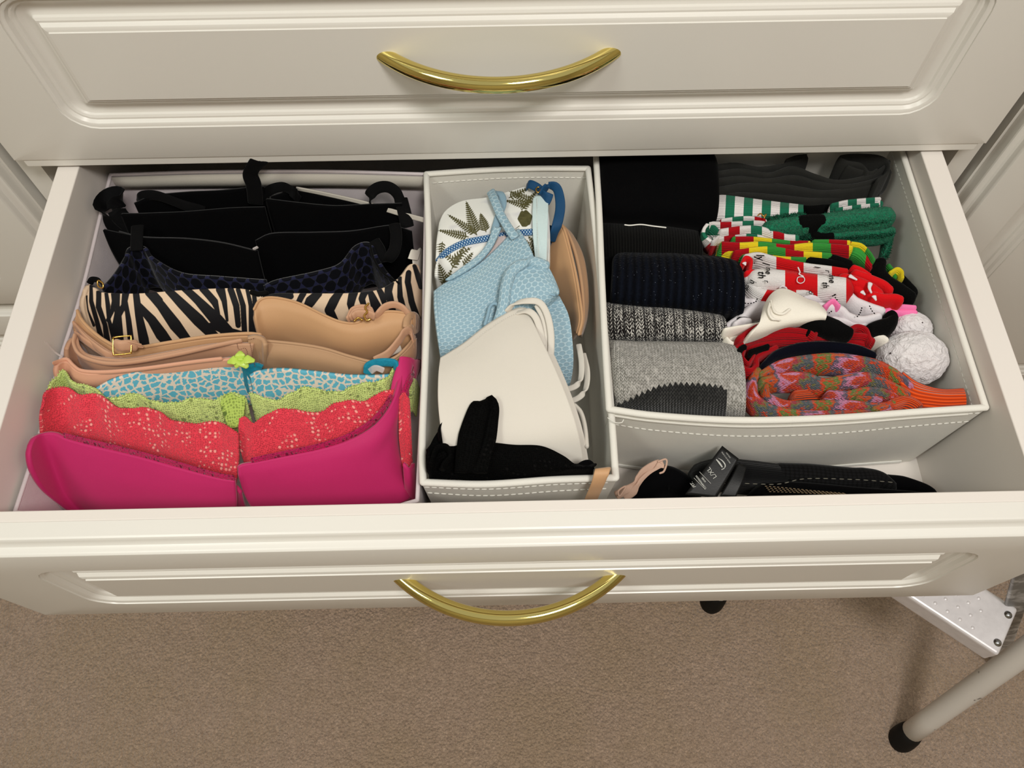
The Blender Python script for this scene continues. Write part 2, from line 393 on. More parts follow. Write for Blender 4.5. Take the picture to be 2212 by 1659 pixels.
# ---------------------------------------------------------------- fabric storage boxes
def dashes(name, path, mat, parent, ln=.0045, gap=.0012, r=.0005, lift=(0, 0, 0)):
    """a row of stitches along a path, one object"""
    L = np.r_[0, np.cumsum(np.linalg.norm(np.diff(path, axis=0), axis=1))]; V = []; F = []
    s = 0
    while s+ln < L[-1]:
        a = np.array([np.interp(s, L, path[:, k]) for k in range(3)])+lift; b = np.array([np.interp(s+ln, L, path[:, k]) for k in range(3)])+lift
        T_ = (b-a)/np.linalg.norm(b-a); u = np.cross(T_, (0.1, .3, 1.)); u /= np.linalg.norm(u); w_ = np.cross(T_, u); n0 = len(V)
        for c, rr in ((a, .4), (a*.75+b*.25, 1), (a*.25+b*.75, 1), (b, .4)):
            for q in range(4): V.append(c+(u*math.cos(q*math.pi/2)+w_*math.sin(q*math.pi/2))*r*rr)
        for k in range(3):
            for q in range(4): F.append((n0+k*4+q, n0+k*4+(q+1) % 4, n0+(k+1)*4+(q+1) % 4, n0+(k+1)*4+q))
        s += ln+gap
    o = mesh(name, V, F, mat, parent); o['kind'] = 'stuff'; return o
def fbox(name, sides, base_in, zf, mat, label, group, inner=None, th=.0028, pr=.0026, stitch_out=(), stitch_in=(), bulge=.003, n=26):
    """sides: four rim polylines FL->FR, FR->BR, BR->BL, BL->FL"""
    e = empty(name, (sides[0][0][0]/2+sides[0][-1][0]/2, sides[0][0][1]/2+sides[1][-1][1]/2, zf), label, 'storage box', group)
    rim = [crom(s, n) for s in sides]; loop = np.vstack([r[:-1] for r in rim]); c = loop.mean(0)
    def lvl(t):
        q = loop.copy(); sh = 1-base_in*t; q[:, :2] = c[:2]+(q[:, :2]-c[:2])*sh
        q[:, 2] = loop[:, 2]*(1-t)+zf*t
        d = q[:, :2]-c[:2]; k = np.arange(len(q)) % n/n; bl = bulge*np.sin(np.pi*k)*np.sin(np.pi*t)
        d /= np.linalg.norm(d, axis=1)[:, None]; q[:, :2] += d*bl[:, None]; return q
    ts = (0, .1, .25, .45, .7, 1.); G = np.array([lvl(t) for t in ts]); m = len(loop); V = G.reshape(-1, 3)
    F = [(j*m+i, (j+1)*m+i, (j+1)*m+(i+1) % m, j*m+(i+1) % m) for j in range(len(ts)-1) for i in range(m)]
    F.append(tuple((len(ts)-1)*m+i for i in range(m))[::-1])
    o = mesh('fabric_body', V, F, mat, e); md = o.modifiers.new('s', 'SOLIDIFY'); md.thickness = th; md.offset = 0
    es = o.modifiers.new('e', 'EDGE_SPLIT'); es.split_angle = math.radians(40)
    for s in sides:
        sweep('rim_piping', s, pr, pr*1.15, (0, 0, 1), mat, e, n=12, nseg=40)
    for k, dz in stitch_out:
        q = lvl(dz)[k*n:(k+1)*n+1] if k < 3 else lvl(dz)[k*n:]
        d = q.mean(0)-c; d[2] = 0; d /= np.linalg.norm(d); d = np.round(d); dashes('stitching', q, M['thread'], e, lift=d*(th/2+.0004))
    for k, dz in stitch_in:
        q = lvl(dz)[k*n:(k+1)*n+1] if k < 3 else lvl(dz)[k*n:]
        d = q.mean(0)-c; d[2] = 0; d /= np.linalg.norm(d); d = np.round(d); dashes('stitching', q, M['thread'], e, lift=-d*(th/2+.0004))
    e['_c'] = 0; del e['_c']
    return e, lvl
zb = ZB+.002
# left box
LS = np.array([(.006, .3605, -.0395), (.005, .3117, -.0425), (.005, .2283, -.046), (.005, .1561, -.0425), (.005, .0973, -.0425), (.005, .053, -.041), (.005, .0116, -.038)])
lb = [np.array([(.005, .0116, -.038), (.1, .006, -.062), (.25, .006, -.062), (.3225, .016, -.042)]), PP([(908, 1084), (914, 800), (917, 600), (921, 385)], z=-.038),
      PP([(921, 376), (700, 370), (450, 371), (237, 378)], z=-.031), LS]
lb[1][0] = lb[0][-1]; lb[1][-1] = lb[2][0]; lb[2][-1] = lb[3][0]
B1, lv1 = fbox('storage_box', lb, .03, zb, M['canvas3'], 'sheer white fabric box at left holding folded bras in two stacks', 'fabric drawer organisers', stitch_in=((2, .11),), bulge=-.002, pr=.0015)
bh = lv1(.0)[52:79]; bh2 = lv1(.15)[52:79]
sheet('inner_hem', np.array([bh+(0, -.0035, 0), (bh+bh2)/2+(0, -.0042, 0), bh2+(0, -.0035, 0)]), M['canvas_shaded'], B1, th=.001)  # darker colour stands for the shade under the upper drawer
# middle box
mb = [PP([(914, 1042), (1050, 1046), (1200, 1036), (1330, 1032)], z=-.028), PP([(1330, 1032), (1318, 860), (1298, 620), (1284, 480), (1270, 364)], z=-.028),
      PP([(1270, 364), (1150, 364), (1040, 368), (921, 376)], z=-.028), PP([(921, 376), (926, 560), (918, 800), (912, 960), (914, 1042)], z=-.028)]
B2, lv2 = fbox('storage_box', mb, .05, zb, M['canvas'], 'narrow off-white fabric box in the middle, holding blue and cream bras', 'fabric drawer organisers', stitch_out=((0, .06), (0, .2)), stitch_in=((2, .09),), bulge=.002)
# right box
rb = [PP([(1316, 884), (1420, 898), (1600, 908), (1800, 903), (1980, 890), (2138, 880)], z=-.021), PP([(2138, 880), (2085, 700), (2050, 590), (2032, 535), (2020, 500), (1985, 400), (1950, 300)], z=-.021),
      PP([(1950, 300), (1700, 305), (1500, 308), (1286, 314)], z=-.021), PP([(1286, 314), (1294, 450), (1300, 600), (1308, 760), (1316, 884)], z=-.021)]
for s_ in rb: s_[:, 0] = np.minimum(s_[:, 0], .7862)
B3, lv3 = fbox('storage_box', rb, .03, zb, M['canvas'], 'wide off-white fabric box at right, filled with rolled and folded socks', 'fabric drawer organisers', stitch_out=((0, .055), (0, .20)), stitch_in=((1, .1),), bulge=.004)
q = lv3(.055)[:26]; sweep('seam_tape', q+(0, -.0022, 0), .0016, .0008, (0, 0, 1), M['canvas'], B3, n=8, nseg=50)
q = lv3(.97)[:26]; sweep('bottom_binding', q+(0, -.002, 0), .0035, .0009, (0, 0, 1), M['thread'], B3, n=8, nseg=50)
q = PP([(1312, 893), (1328, 903), (1342, 903), (1346, 897)], z=-.020)+np.array([0, -.004, .0]); sweep('loose_thread', q, .0004, .0004, (0, 0, 1), M['thread'], B3, n=6, nseg=20)

# ---------------------------------------------------------------- garment helpers
def cup(top, z, mat, parent, drop=.065, fwd=.026, il=.0, ir=.0, th=.0035, nu=70, nv=26, name='cup', field=None, lumps=0, seed=1, sub=0, e0=.0):
    t0 = crom(PP(top, z), 40) if not isinstance(top, np.ndarray) else top
    cs = []
    for t in (0, .12, .3, .55, .8, 1):
        c = t0.copy(); u = np.linspace(0, 1, len(c)); c[:, 1] -= fwd*math.sin(t*math.pi/2)*(1-e0*(2*u-1)**2); c[:, 2] -= drop*t
        c[:, 0] += (il*t*t)*(1-u)**2-(ir*t*t)*u**2; cs.append(c)
    return sheet(name, loft(cs, nu, nv), mat, parent, th=th, field=field, lumps=lumps, seed=seed, sub=sub)
def strap(pts, w, mat, parent, z=None, wd=(0, 0, 1), b=.0008, name='strap', **k):
    return sweep(name, PP(pts, z) if not isinstance(pts, np.ndarray) else pts, w/2, b, wd, mat, parent, n=k.pop('n', 10), e=.6, nseg=k.pop('nseg', 40), **k)
def picots(name, path, mat, parent, step=.0032, r=.0011):
    """little loops along a lace edge, one object"""
    L = np.r_[0, np.cumsum(np.linalg.norm(np.diff(path, axis=0), axis=1))]; V = []; F = []
    for s in np.arange(0, L[-1], step):
        c = np.array([np.interp(s, L, path[:, k]) for k in range(3)])+(0, 0, r*.8); n0 = len(V)
        V += [c+(r, 0, 0), c+(0, r*.7, 0), c+(-r, 0, 0), c+(0, -r*.7, 0), c+(0, 0, r*1.3), c+(0, 0, -r*1.5)]
        for a, b_ in ((0, 1), (1, 2), (2, 3), (3, 0)): F += [(n0+a, n0+b_, n0+4), (n0+b_, n0+a, n0+5)]
    o = mesh(name, V, F, mat, parent); o['kind'] = 'stuff'; return o
def scallop(top, z, wave=.014, amp=.0025, n=90):
    p = crom(PP(top, z), n); L = np.r_[0, np.cumsum(np.linalg.norm(np.diff(p, axis=0), axis=1))]
    p[:, 2] += amp*np.abs(np.sin(L/wave*math.pi)); return p
def thing(name, label, cat, at, group=None): return empty(name, tuple(at), label, cat, group)

# ---- garment materials
M['black'] = fabric('black_microfibre', (7, 7, 8), (3, 3, 4), 1500, .0002, .9, .04, 60, .04)
M['black2'] = fabric('black_elastic', (10, 10, 11), (5, 5, 6), 1500, .0002, .8, .05, 60, .08)
M['nude'] = fabric('tan_satin_microfibre', (202, 160, 118), (192, 148, 108), 1600, .0001, .55, .2, 30, .3)
M['nude2'] = fabric('rose_beige_microfibre', (200, 156, 126), (188, 144, 114), 1600, .0001, .6, .2, 30, .25)
M['nude3'] = fabric('taupe_beige_microfibre', (188, 150, 116), (178, 140, 106), 1600, .0001, .55, .2, 30, .3)
M['peach'] = fabric('peach_microfibre', (220, 166, 138), (208, 154, 126), 1600, .0001, .6, .2, 30, .25)
M['magenta'] = fabric('magenta_microfibre', (196, 44, 106), (186, 38, 98), 1700, .0001, .6, .25, 30, .2)
M['limeflat'] = fabric('lime_satin', (196, 226, 92), None, 900, .0001, .35, .1, 30, .4)
M['cream'] = fabric('cream_microfibre', (218, 212, 202), (210, 204, 193), 1600, .0001, .6, .15, 25, .2)
M['bluestrap'] = fabric('deep_blue_elastic', (24, 74, 114), (18, 60, 98), 1500, .0003, .6, .1, 60, .2)
M['gold'] = (lambda t: t.done((214, 170, 90), .22, metal=1.))(NT('gold_metal'))
M['clear'] = (lambda t: (t.b.inputs['Alpha'].__setattr__('default_value', .45), t.done((232, 224, 222), .3))[1])(NT('clear_plastic'))
# zebra : field gives signed distance to the black stripes
t = NT('zebra_print'); s = t.step(t.attr(), 0., .6); n = t.noise(t.obj(), 1600, 2)
M['zebra'] = t.done(t.mix(s, t.mix(n, (226, 200, 172), (212, 186, 158)), (16, 16, 20)), .65, t.bump(n, .0001, .5), sheen=.1, spec=.2)
# leopard
t = NT('blue_leopard_print'); wv = t.n('ShaderNodeVectorMath', {0: t.uv(), 1: t.n('ShaderNodeVectorMath', {0: t.n('ShaderNodeTexNoise', {'Vector': t.uv(), 'Scale': 260.}).outputs[1], 3: .0045}, operation='SCALE').outputs[0]}, operation='ADD').outputs[0]; v = t.n('ShaderNodeTexVoronoi', {'Vector': t.map(wv, (1, 1.15, 1)), 'Scale': 150., 'Randomness': .75}, feature='DISTANCE_TO_EDGE').outputs[0]
nn = t.noise(t.uv(), 600, 3); s = t.step(t.math('ADD', v, t.math('MULTIPLY', t.math('SUBTRACT', nn, .5), .10)), .125, .03)
M['leopard'] = t.done(t.mix(s, (222, 206, 192), t.mix(t.noise(t.uv(), 120), (84, 164, 190), (106, 182, 204))), .7, t.bump(t.noise(t.obj(), 1700), .0001, .5), spec=.2)
M['teal'] = fabric('teal_lace', (32, 150, 178), (14, 100, 128), 500, .001, .7, .2, 300)
# lace: thread colour over lining, holes arranged in motifs
def lace(name, c, c2, lining, sc=620, motif=38, dark=None, thr=.53):
    t = NT(name); u = t.uv(); v = t.vor(u, sc, rnd=.35).outputs[0]
    m = t.noise(u, motif, 1.5, .6); mot = t.step(m, thr, .02)
    v2 = t.vor(u, sc*.36, rnd=.45).outputs[0]
    hole = t.math('MULTIPLY', mot, t.math('SUBTRACT', 1., t.step(v2, .33, .06)))
    fine = t.math('MULTIPLY', t.math('SUBTRACT', 1., t.step(v, .33, .1)), .6)
    th = t.mix(t.math('MULTIPLY', t.noise(t.map(u, (1, 3, 1)), 500, 2, 1.), 1.), c2, c)
    cc = t.mix(hole, t.mix(fine, th, dark or tuple(x*.72 for x in c2)), lining)
    h = t.math('ADD', t.math('MULTIPLY', t.noise(u, 240, 3, 1.5), 1.2), t.math('SUBTRACT', 1., t.math('MAXIMUM', hole, fine)))
    return t.done(cc, .8, t.bump(h, .0009, .8), sheen=(.2 if sum(c) > 90 else 0), spec=(.15 if sum(c) > 90 else .04))
M['coral'] = lace('coral_lace', (242, 76, 90), (214, 50, 70), (244, 156, 146), 700, 52, None, .535)
M['lime'] = lace('lime_lace', (216, 232, 150), (196, 216, 120), (140, 156, 90), 520, 70, (120, 140, 60), .55)
M['limedark'] = lace('lime_mesh_lace', (184, 206, 104), (160, 184, 84), (90, 110, 50), 420, 90, (90, 108, 44), .5)
M['magentalace'] = lace('magenta_lace', (206, 30, 96), (160, 16, 72), (110, 10, 50), 800, 200, None, .5)
M['blacklace'] = lace('black_lace', (8, 8, 8), (4, 4, 4), (16, 15, 15), 620, 90, None, .6)
t = NT('navy_fishnet'); u = t.uv(); v = t.hexf(t.n('ShaderNodeVectorMath', {0: u, 1: t.n('ShaderNodeVectorMath', {0: t.n('ShaderNodeTexNoise', {'Vector': u, 'Scale': 40.}).outputs[1], 3: .006}, operation='SCALE').outputs[0]}, operation='ADD').outputs[0], .0125)
s = t.math('SUBTRACT', 1., t.step(v, -.95, .10)); M['fishnet'] = t.done(t.mix(s, (7, 8, 15), (32, 34, 60)), .75, t.bump(s, .0008, .8), sheen=.1, spec=.1)

CL[0] = (.0085, .3165, ([0, 1], [.012, .012]))
# ---------------------------------------------------------------- left box: bras from the back row to the front row
def pr(*a): return list(a)
# --- A
e = thing('bra', 'rearmost black bra in the left box, one strap end standing upright', 'bra', P(400, 440, z=-.05))
cup([(290, 440), (330, 424), (400, 416), (480, 412), (560, 404), (572, 408)], -.034, M['black'], e, fwd=.01, drop=.07)
cup([(585, 425), (640, 412), (700, 425), (760, 436), (800, 445)], -.040, M['black'], e, fwd=.01, drop=.07)
strap([(552, 440, -.040), (548, 400, -.02), (541, 375, -.008), (556, 350, .004), (570, 335, .008)], .0145, M['black2'], e, wd=(1, 0, 0), twist=[0, .1, .5, .3, .2])
strap([(300, 440, -.045), (303, 428, -.036), (316, 422, -.032), (345, 424, -.032), (400, 444, -.036), (440, 456, -.045)], .010, M['black2'], e, wd=(0, .6, 1))
strap([(560, 428, -.045), (585, 410, -.035), (612, 404, -.033), (632, 414, -.034), (645, 432, -.045)], .010, M['black2'], e, wd=(0, .6, 1))
# --- B
e = thing('bra', 'black bra in the second row, wide looped strap at its left end', 'bra', P(400, 470, z=-.05))
cup([(262, 462), (300, 462), (400, 458), (500, 450), (572, 448)], -.036, M['black'], e, fwd=.014)
cup([(575, 430), (640, 438), (720, 445), (800, 442), (868, 440)], -.033, M['black'], e, fwd=.014, ir=.004)
strap([(300, 500, -.06), (262, 470, -.044), (250, 445, -.034), (262, 428, -.030), (250, 420, -.030), (228, 430, -.032), (222, 455, -.038), (245, 490, -.05), (290, 510, -.06)], .017, M['black2'], e, wd=(0, .7, 1), twist=[0, .2, .5, .6, .3, 0])
strap([(800, 440, -.036), (800, 420, -.028), (816, 406, -.024), (838, 404, -.024), (856, 416, -.028), (866, 440, -.036), (872, 470, -.05)], .011, M['black2'], e, wd=(0, .8, 1))
strap([(866, 430, -.034), (874, 460, -.036), (880, 490, -.042)], .013, M['black2'], e, wd=(1, 0, 0))
# --- C
e = thing('bra', 'third black bra from the back, thin pale edge line and drooping strap', 'bra', P(400, 540, z=-.05))
cup([(224, 496), (250, 502), (310, 513), (400, 516), (480, 525), (556, 543)], -.040, M['black'], e, fwd=.02, il=.012)
cup([(552, 520), (590, 505), (680, 503), (760, 500), (840, 488), (890, 500)], -.038, M['black'], e, fwd=.02)
for q in ([(258, 500), (310, 512), (400, 515), (480, 524), (552, 541)], [(556, 518), (590, 504), (680, 502), (760, 499), (840, 487)]):
    sweep('edge_piping', PP(q, -.0385), .0006, .0006, (0, 0, 1), fabric('charcoal_edge', (44, 44, 46), None, 1500), e, n=6, nseg=30)
strap([(852, 484, -.034), (856, 510, -.036), (852, 540, -.040), (838, 560, -.045), (826, 562, -.048), (820, 540, -.046), (808, 520, -.044)], .011, M['black2'], e, wd=(1, .2, 0))
strap([(548, 538, -.037), (556, 534, -.036)], .003, M['clear'], e, name='care_label')
# --- D
e = thing('bra', 'dark navy bra with honeycomb net overlay, between the black bras and the zebra print bra', 'bra', P(400, 600, z=-.06))
cup([(222, 622), (250, 590), (272, 555), (280, 535), (312, 535), (330, 558), (390, 590), (470, 598), (575, 606)], -.044, M['fishnet'], e, fwd=.012, nu=90, drop=.05)
cup([(570, 618), (600, 605), (680, 588), (735, 570), (768, 532), (798, 526), (815, 560), (835, 590), (862, 618)], -.044, M['fishnet'], e, fwd=.012, nu=90, drop=.05)
strap([(295, 540, -.042), (296, 510, -.038), (297, 488, -.036)], .012, M['black2'], e, wd=(1, 0, 0))
sweep('strap', PP([(800, 530), (808, 560), (828, 590), (862, 612)], -.040), .0018, .001, (0, 0, 1), M['black2'], e, n=8, nseg=24)

# --- E zebra
def seg_d(px, py, pts, wpts):
    best = np.full(px.shape, 1e9)
    for (a, b, wa, wb) in zip(pts[:-1], pts[1:], wpts[:-1], wpts[1:]):
        ax, ay = a; dx, dy = b[0]-ax, b[1]-ay; L2 = dx*dx+dy*dy+1e-9
        t = np.clip(((px-ax)*dx+(py-ay)*dy)/L2, 0, 1); d = np.hypot(px-ax-t*dx, py-ay-t*dy)-(wa+(wb-wa)*t); best = np.minimum(best, d)
    return best
ZS = [ # black stripes on the print: points, half widths
 ([(185, 640), (190, 670), (205, 700)], [2, 3, 3]), ([(200, 618), (200, 650), (212, 690), (222, 730)], [3, 4, 4, 5]),
 ([(217, 630), (216, 662), (230, 700), (236, 745)], [4, 5, 4, 6]), ([(232, 632), (236, 660), (238, 690), (252, 740)], [3, 4, 3, 5]),
 ([(248, 632), (250, 650), (246, 668), (236, 690)], [5, 5, 4, 3]), ([(258, 632), (256, 670), (250, 700), (256, 740)], [3, 4, 4, 5]),
 ([(274, 632), (270, 660), (258, 680), (262, 740)], [7, 5, 6, 7]), ([(274, 650), (280, 690), (286, 745)], [3, 5, 6]),
 ([(296, 634), (302, 680), (312, 730), (318, 760)], [6, 7, 10, 8]), ([(302, 660), (330, 690), (350, 720), (370, 745)], [6, 9, 12, 9]),
 ([(324, 632), (350, 660), (380, 700), (412, 740)], [8, 9, 12, 8]), ([(330, 630), (345, 650)], [6, 8]), ([(366, 628), (390, 652), (430, 690), (470, 730)], [7, 9, 12, 9]),
 ([(400, 622), (430, 650), (470, 690), (500, 722)], [7, 8, 13, 12]), ([(440, 624), (465, 652), (474, 676)], [7, 7, 2]), ([(478, 626), (486, 650), (492, 690)], [9, 5, 2]),
 ([(500, 626), (512, 660), (516, 700)], [6, 6, 5]), ([(516, 626), (527, 660), (530, 720)], [4, 5, 5]), ([(536, 626), (544, 660), (545, 720)], [3, 4, 5]), ([(551, 632), (556, 680), (556, 720)], [4, 5, 7]),
 ([(455, 700), (500, 716), (540, 726)], [4, 9, 8]),
 # right cup
 ([(572, 640), (600, 634), (630, 640)], [3, 5, 5]), ([(628, 636), (618, 652)], [6, 6]), ([(656, 634), (645, 655)], [6, 5]), ([(688, 634), (672, 650), (660, 668)], [8, 10, 6]),
 ([(735, 630), (722, 650), (712, 668), (724, 690)], [7, 9, 9, 7]), ([(764, 632), (758, 655), (762, 680)], [9, 7, 3]), ([(788, 630), (782, 645), (790, 670)], [7, 6, 4]),
 ([(800, 630), (812, 660), (820, 690)], [5, 10, 8]), ([(840, 612), (838, 630), (845, 660), (850, 700)], [9, 7, 6, 6]), ([(862, 600), (862, 640), (872, 680)], [3, 5, 6]),
 ([(880, 590), (878, 610), (886, 650), (900, 690)], [5, 5, 6, 6]), ([(892, 575), (900, 600), (905, 620)], [3, 5, 4]), ([(815, 618), (826, 640), (832, 662)], [4, 6, 3])]
def zf_(px, py): return 1.1-np.min([seg_d(px, py, p_, w_) for p_, w_ in ZS], axis=0)
e = thing('bra', 'zebra print bra in black and beige in the middle of the left box', 'bra', P(400, 680, z=-.06))
G = loft([PP([(184, 628), (192, 614), (206, 622), (225, 632), (300, 634), (400, 627), (500, 623), (545, 628), (566, 640)], -.040),
          PP([(176, 650), (190, 650), (210, 658), (240, 664), (310, 668), (400, 664), (500, 660), (545, 662), (564, 668)], -.048),
          PP([(180, 680), (196, 690), (220, 700), (250, 706), (320, 708), (410, 704), (500, 698), (545, 700), (558, 704)], -.062),
          PP([(196, 730), (210, 738), (230, 745), (260, 750), (330, 752), (410, 748), (500, 742), (540, 742), (552, 744)], -.085),
          PP([(210, 760), (225, 768), (245, 772), (270, 776), (330, 778), (410, 776), (500, 772), (530, 772), (546, 772)], -.108)], 220, 110)
sheet('cup', G, M['zebra'], e, th=.004, field=zf_)
G = loft([PP([(566, 640), (600, 634), (680, 634), (760, 633), (820, 625), (862, 600), (885, 572), (900, 574), (904, 590)], -.040),
          PP([(566, 664), (610, 660), (690, 662), (765, 660), (830, 650), (868, 630), (890, 608), (903, 610), (908, 622)], -.048),
          PP([(570, 700), (620, 698), (700, 700), (770, 698), (835, 690), (870, 670), (890, 655), (902, 655), (908, 662)], -.066),
          PP([(580, 750), (630, 748), (700, 752), (775, 748), (835, 740), (865, 725), (885, 710), (897, 710), (904, 716)], -.095)], 200, 90)
sheet('cup', G, M['zebra'], e, th=.004, field=zf_)
strap([(194, 612, -.036), (200, 604, -.034), (214, 606, -.034), (222, 618, -.036)], .006, M['black2'], e, wd=(0, .5, 1))
sweep('ring', PP([(212, 606, -.032), (222, 612, -.031), (222, 622, -.033), (212, 618, -.034)]), .0008, .0008, (0, 0, 1), M['gold'], e, n=8, nseg=24, closed=True)
sweep('gore', PP([(545, 632), (560, 636), (575, 634)], -.039), .003, .0025, (0, 0, 1), M['black2'], e, n=8, nseg=12)
strap([(892, 560, -.040), (900, 540, -.041), (902, 560, -.044), (904, 590, -.05)], .010, M['cream'], e, wd=(1, 0, 0), name='care_label', b=.0004)

# --- F tan bra
def slider(c, parent, ax=(1, 0, .2), s=.0052):
    ax = np.array(ax)/np.linalg.norm(ax); up_ = np.array([0, .9, .43])
    lp = [c+ax*s*p+up_*s*q for p, q in ((.8, 1), (-.8, 1), (-1, .8), (-1, -.8), (-.8, -1), (.8, -1), (1, -.8), (1, .8))]
    sweep('slider_ring', lp, .0008, .0008, (0, 1, 0), M['gold'], parent, n=8, nseg=40, closed=True)
e = thing('bra', 'tan bra with rolled straps and gold rings lying over the zebra print', 'bra', P(600, 700, z=-.06))
G = loft([PP([(549, 668), (560, 650), (580, 644), (612, 647), (650, 658), (700, 682), (735, 696), (768, 699), (800, 686), (840, 674), (896, 680)], -.038),
          PP([(550, 690), (565, 672), (590, 668), (620, 672), (660, 684), (710, 706), (745, 718), (775, 720), (810, 712), (845, 702), (896, 704)], -.042),
          PP([(556, 720), (575, 708), (600, 706), (630, 710), (670, 722), (720, 742), (755, 750), (785, 750), (815, 744), (850, 736), (892, 734)], -.056),
          PP([(566, 760), (585, 752), (610, 752), (640, 758), (680, 768), (730, 780), (765, 785), (795, 784), (825, 778), (855, 770), (885, 766)], -.085)], 110, 40)
sheet('cup', G, M['nude'], e, th=.004)
sweep('edge_piping', PP([(549, 668), (560, 650), (580, 643), (612, 646), (650, 657), (700, 681), (735, 695), (768, 698), (800, 685), (840, 673), (896, 679)], -.0365), .0016, .0012, (0, 0, 1), M['nude'], e, n=8, nseg=80)
G = loft([PP([(168, 672), (175, 690), (195, 712), (225, 735), (262, 752), (300, 752), (360, 742), (450, 728), (530, 722), (562, 724)], -.040),
          PP([(162, 690), (172, 712), (195, 738), (225, 760), (262, 775), (305, 772), (365, 760), (450, 746), (530, 738), (560, 740)], -.050),
          PP([(165, 720), (178, 742), (200, 768), (232, 788), (265, 795), (310, 792), (370, 784), (450, 776), (530, 770), (556, 770)], -.080)], 90, 24)
sheet('cup', G, M['nude'], e, th=.0035, lumps=.0012, seed=5)
sweep('edge_piping', PP([(168, 672), (176, 690), (196, 712), (225, 735), (262, 752), (300, 751), (360, 741), (450, 727), (530, 721), (562, 723)], -.0385), .002, .0016, (0, 0, 1), M['nude'], e, n=8, nseg=80)
for k, (dx, dy) in enumerate(((0, 0), (9, 5), (4, 11))):
    strap([(160+dx, 700+dy*2, -.045), (186+dx, 730+dy, -.040), (226+dx, 762+dy*.4, -.038-.003*k), (262, 778, -.048)], .0075, M['nude2'], e, wd=(0, .6, 1), b=.0012)
# left slider wrapped with strap
c = P(264, 746, z=-.022); slider(c, e, (1, .1, .0), .0075)
sweep('strap', [c+(-.0045, .001, 0), c+(0, -.001, .0012), c+(.004, .0, 0), c+(.009, .002, -.004)], .0052, .0026, (0, .6, 1), M['nude2'], e, n=10, nseg=16, e=.7)
for dz in (-.004, 0, .004): sweep('strap', [c+(.004, .002, dz), c+(.009, .0015, dz*.8-.001), c+(.014, .002, dz*.5-.005)], .0012, .001, (0, 0, 1), M['nude2'], e, n=8, nseg=12)
c = P(790, 675, z=-.028)
for k in range(3): sweep('strap', PP([(752+k*6, 690-k*3), (762+k*5, 672-k*2+k*5), (782+k*2, 666+k*6), (800, 670+k*5), (808, 684)], -.032+.001*k), .004, .0013, (0, .6, 1), M['nude2'], e, n=10, nseg=24, e=.7)
sweep('slider_ring', PP([(796, 656), (789, 664), (793, 674), (787, 682), (792, 692), (800, 690)], -.0265), .0012, .001, (0, 0, 1), M['gold'], e, n=8, nseg=40)
sweep('slider_ring', PP([(766, 693), (774, 687), (782, 691)], -.028), .0012, .001, (0, 0, 1), M['gold'], e, n=8, nseg=16)
strap([(812, 684, -.036), (830, 664, -.032), (850, 658, -.031), (868, 664, -.032), (885, 680, -.036)], .007, M['nude2'], e, wd=(0, .5, 1), b=.0013)
sweep('strap', PP([(878, 705), (880, 690), (890, 680), (900, 688), (900, 710), (892, 715), (884, 706)], -.034), .0016, .0035, (0, 0, 1), M['nude3'], e, n=10, nseg=30)

# --- G taupe bra
e = thing('bra', 'beige bra with stitched centre seam, directly in front of the tan one', 'bra', P(560, 760, z=-.06))
G = loft([PP([(566, 736), (580, 738), (640, 744), (700, 754), (760, 772), (815, 784), (852, 774), (878, 752), (896, 730)], -.040),
          PP([(562, 760), (585, 768), (640, 774), (700, 784), (760, 798), (815, 804), (852, 795), (880, 775), (897, 758)], -.050),
          PP([(568, 800), (590, 806), (640, 812), (700, 820), (760, 830), (815, 834), (850, 826), (875, 810), (893, 795)], -.075)], 90, 26)
sheet('cup', G, M['nude3'], e, th=.004)
sweep('edge_piping', PP([(566, 736), (580, 737), (640, 743), (700, 753), (760, 771), (815, 783), (852, 773), (878, 751), (896, 729)], -.0385), .0016, .0014, (0, 0, 1), M['nude3'], e, n=8, nseg=70)
G = loft([PP([(142, 752), (150, 732), (162, 724), (166, 744), (185, 765), (240, 775), (290, 775), (380, 760), (470, 744), (548, 740)], -.038),
          PP([(142, 770), (152, 760), (166, 758), (176, 772), (205, 792), (250, 798), (300, 794), (390, 780), (470, 766), (545, 766)], -.050),
          PP([(150, 800), (165, 795), (180, 798), (200, 812), (225, 824), (260, 828), (310, 822), (400, 808), (470, 798), (540, 800)], -.080)], 90, 24)
sheet('cup', G, M['nude2'], e, th=.0035, lumps=.001, seed=7)
sweep('edge_piping', PP([(162, 724), (160, 745), (178, 770), (230, 785), (290, 782), (380, 766), (470, 746), (520, 736)], -.0365), .0024, .0016, (0, .3, 1), M['nude2'], e, n=8, nseg=70)
G = loft([PP([(535, 728), (552, 724), (568, 730), (574, 744)], -.034), PP([(538, 750), (553, 748), (568, 752), (575, 764)], -.044), PP([(542, 790), (555, 788), (568, 792), (575, 800)], -.07)], 16, 14)
sheet('gore', G, M['nude3'], e, th=.004)
for q in ([(540, 740), (546, 770), (552, 796)], [(536, 734), (553, 730)], [(512, 742), (516, 755), (530, 752), (536, 768)]):
    dashes('stitching', crom(PP(q, -.0335), 14), fabric('brown_thread', (120, 76, 56), None), e, ln=.0014, gap=.0006, r=.0003)
strap([(812, 778, -.040), (838, 764, -.036), (862, 736, -.034), (874, 718, -.033), (886, 716, -.034), (893, 734, -.037), (896, 752, -.04)], .0085, M['nude2'], e, wd=(0, .5, 1), b=.0012)
strap([(828, 772, -.046), (846, 760, -.044), (866, 752, -.044)], .008, M['cream'], e, wd=(0, .5, 1), name='care_label', b=.0004)

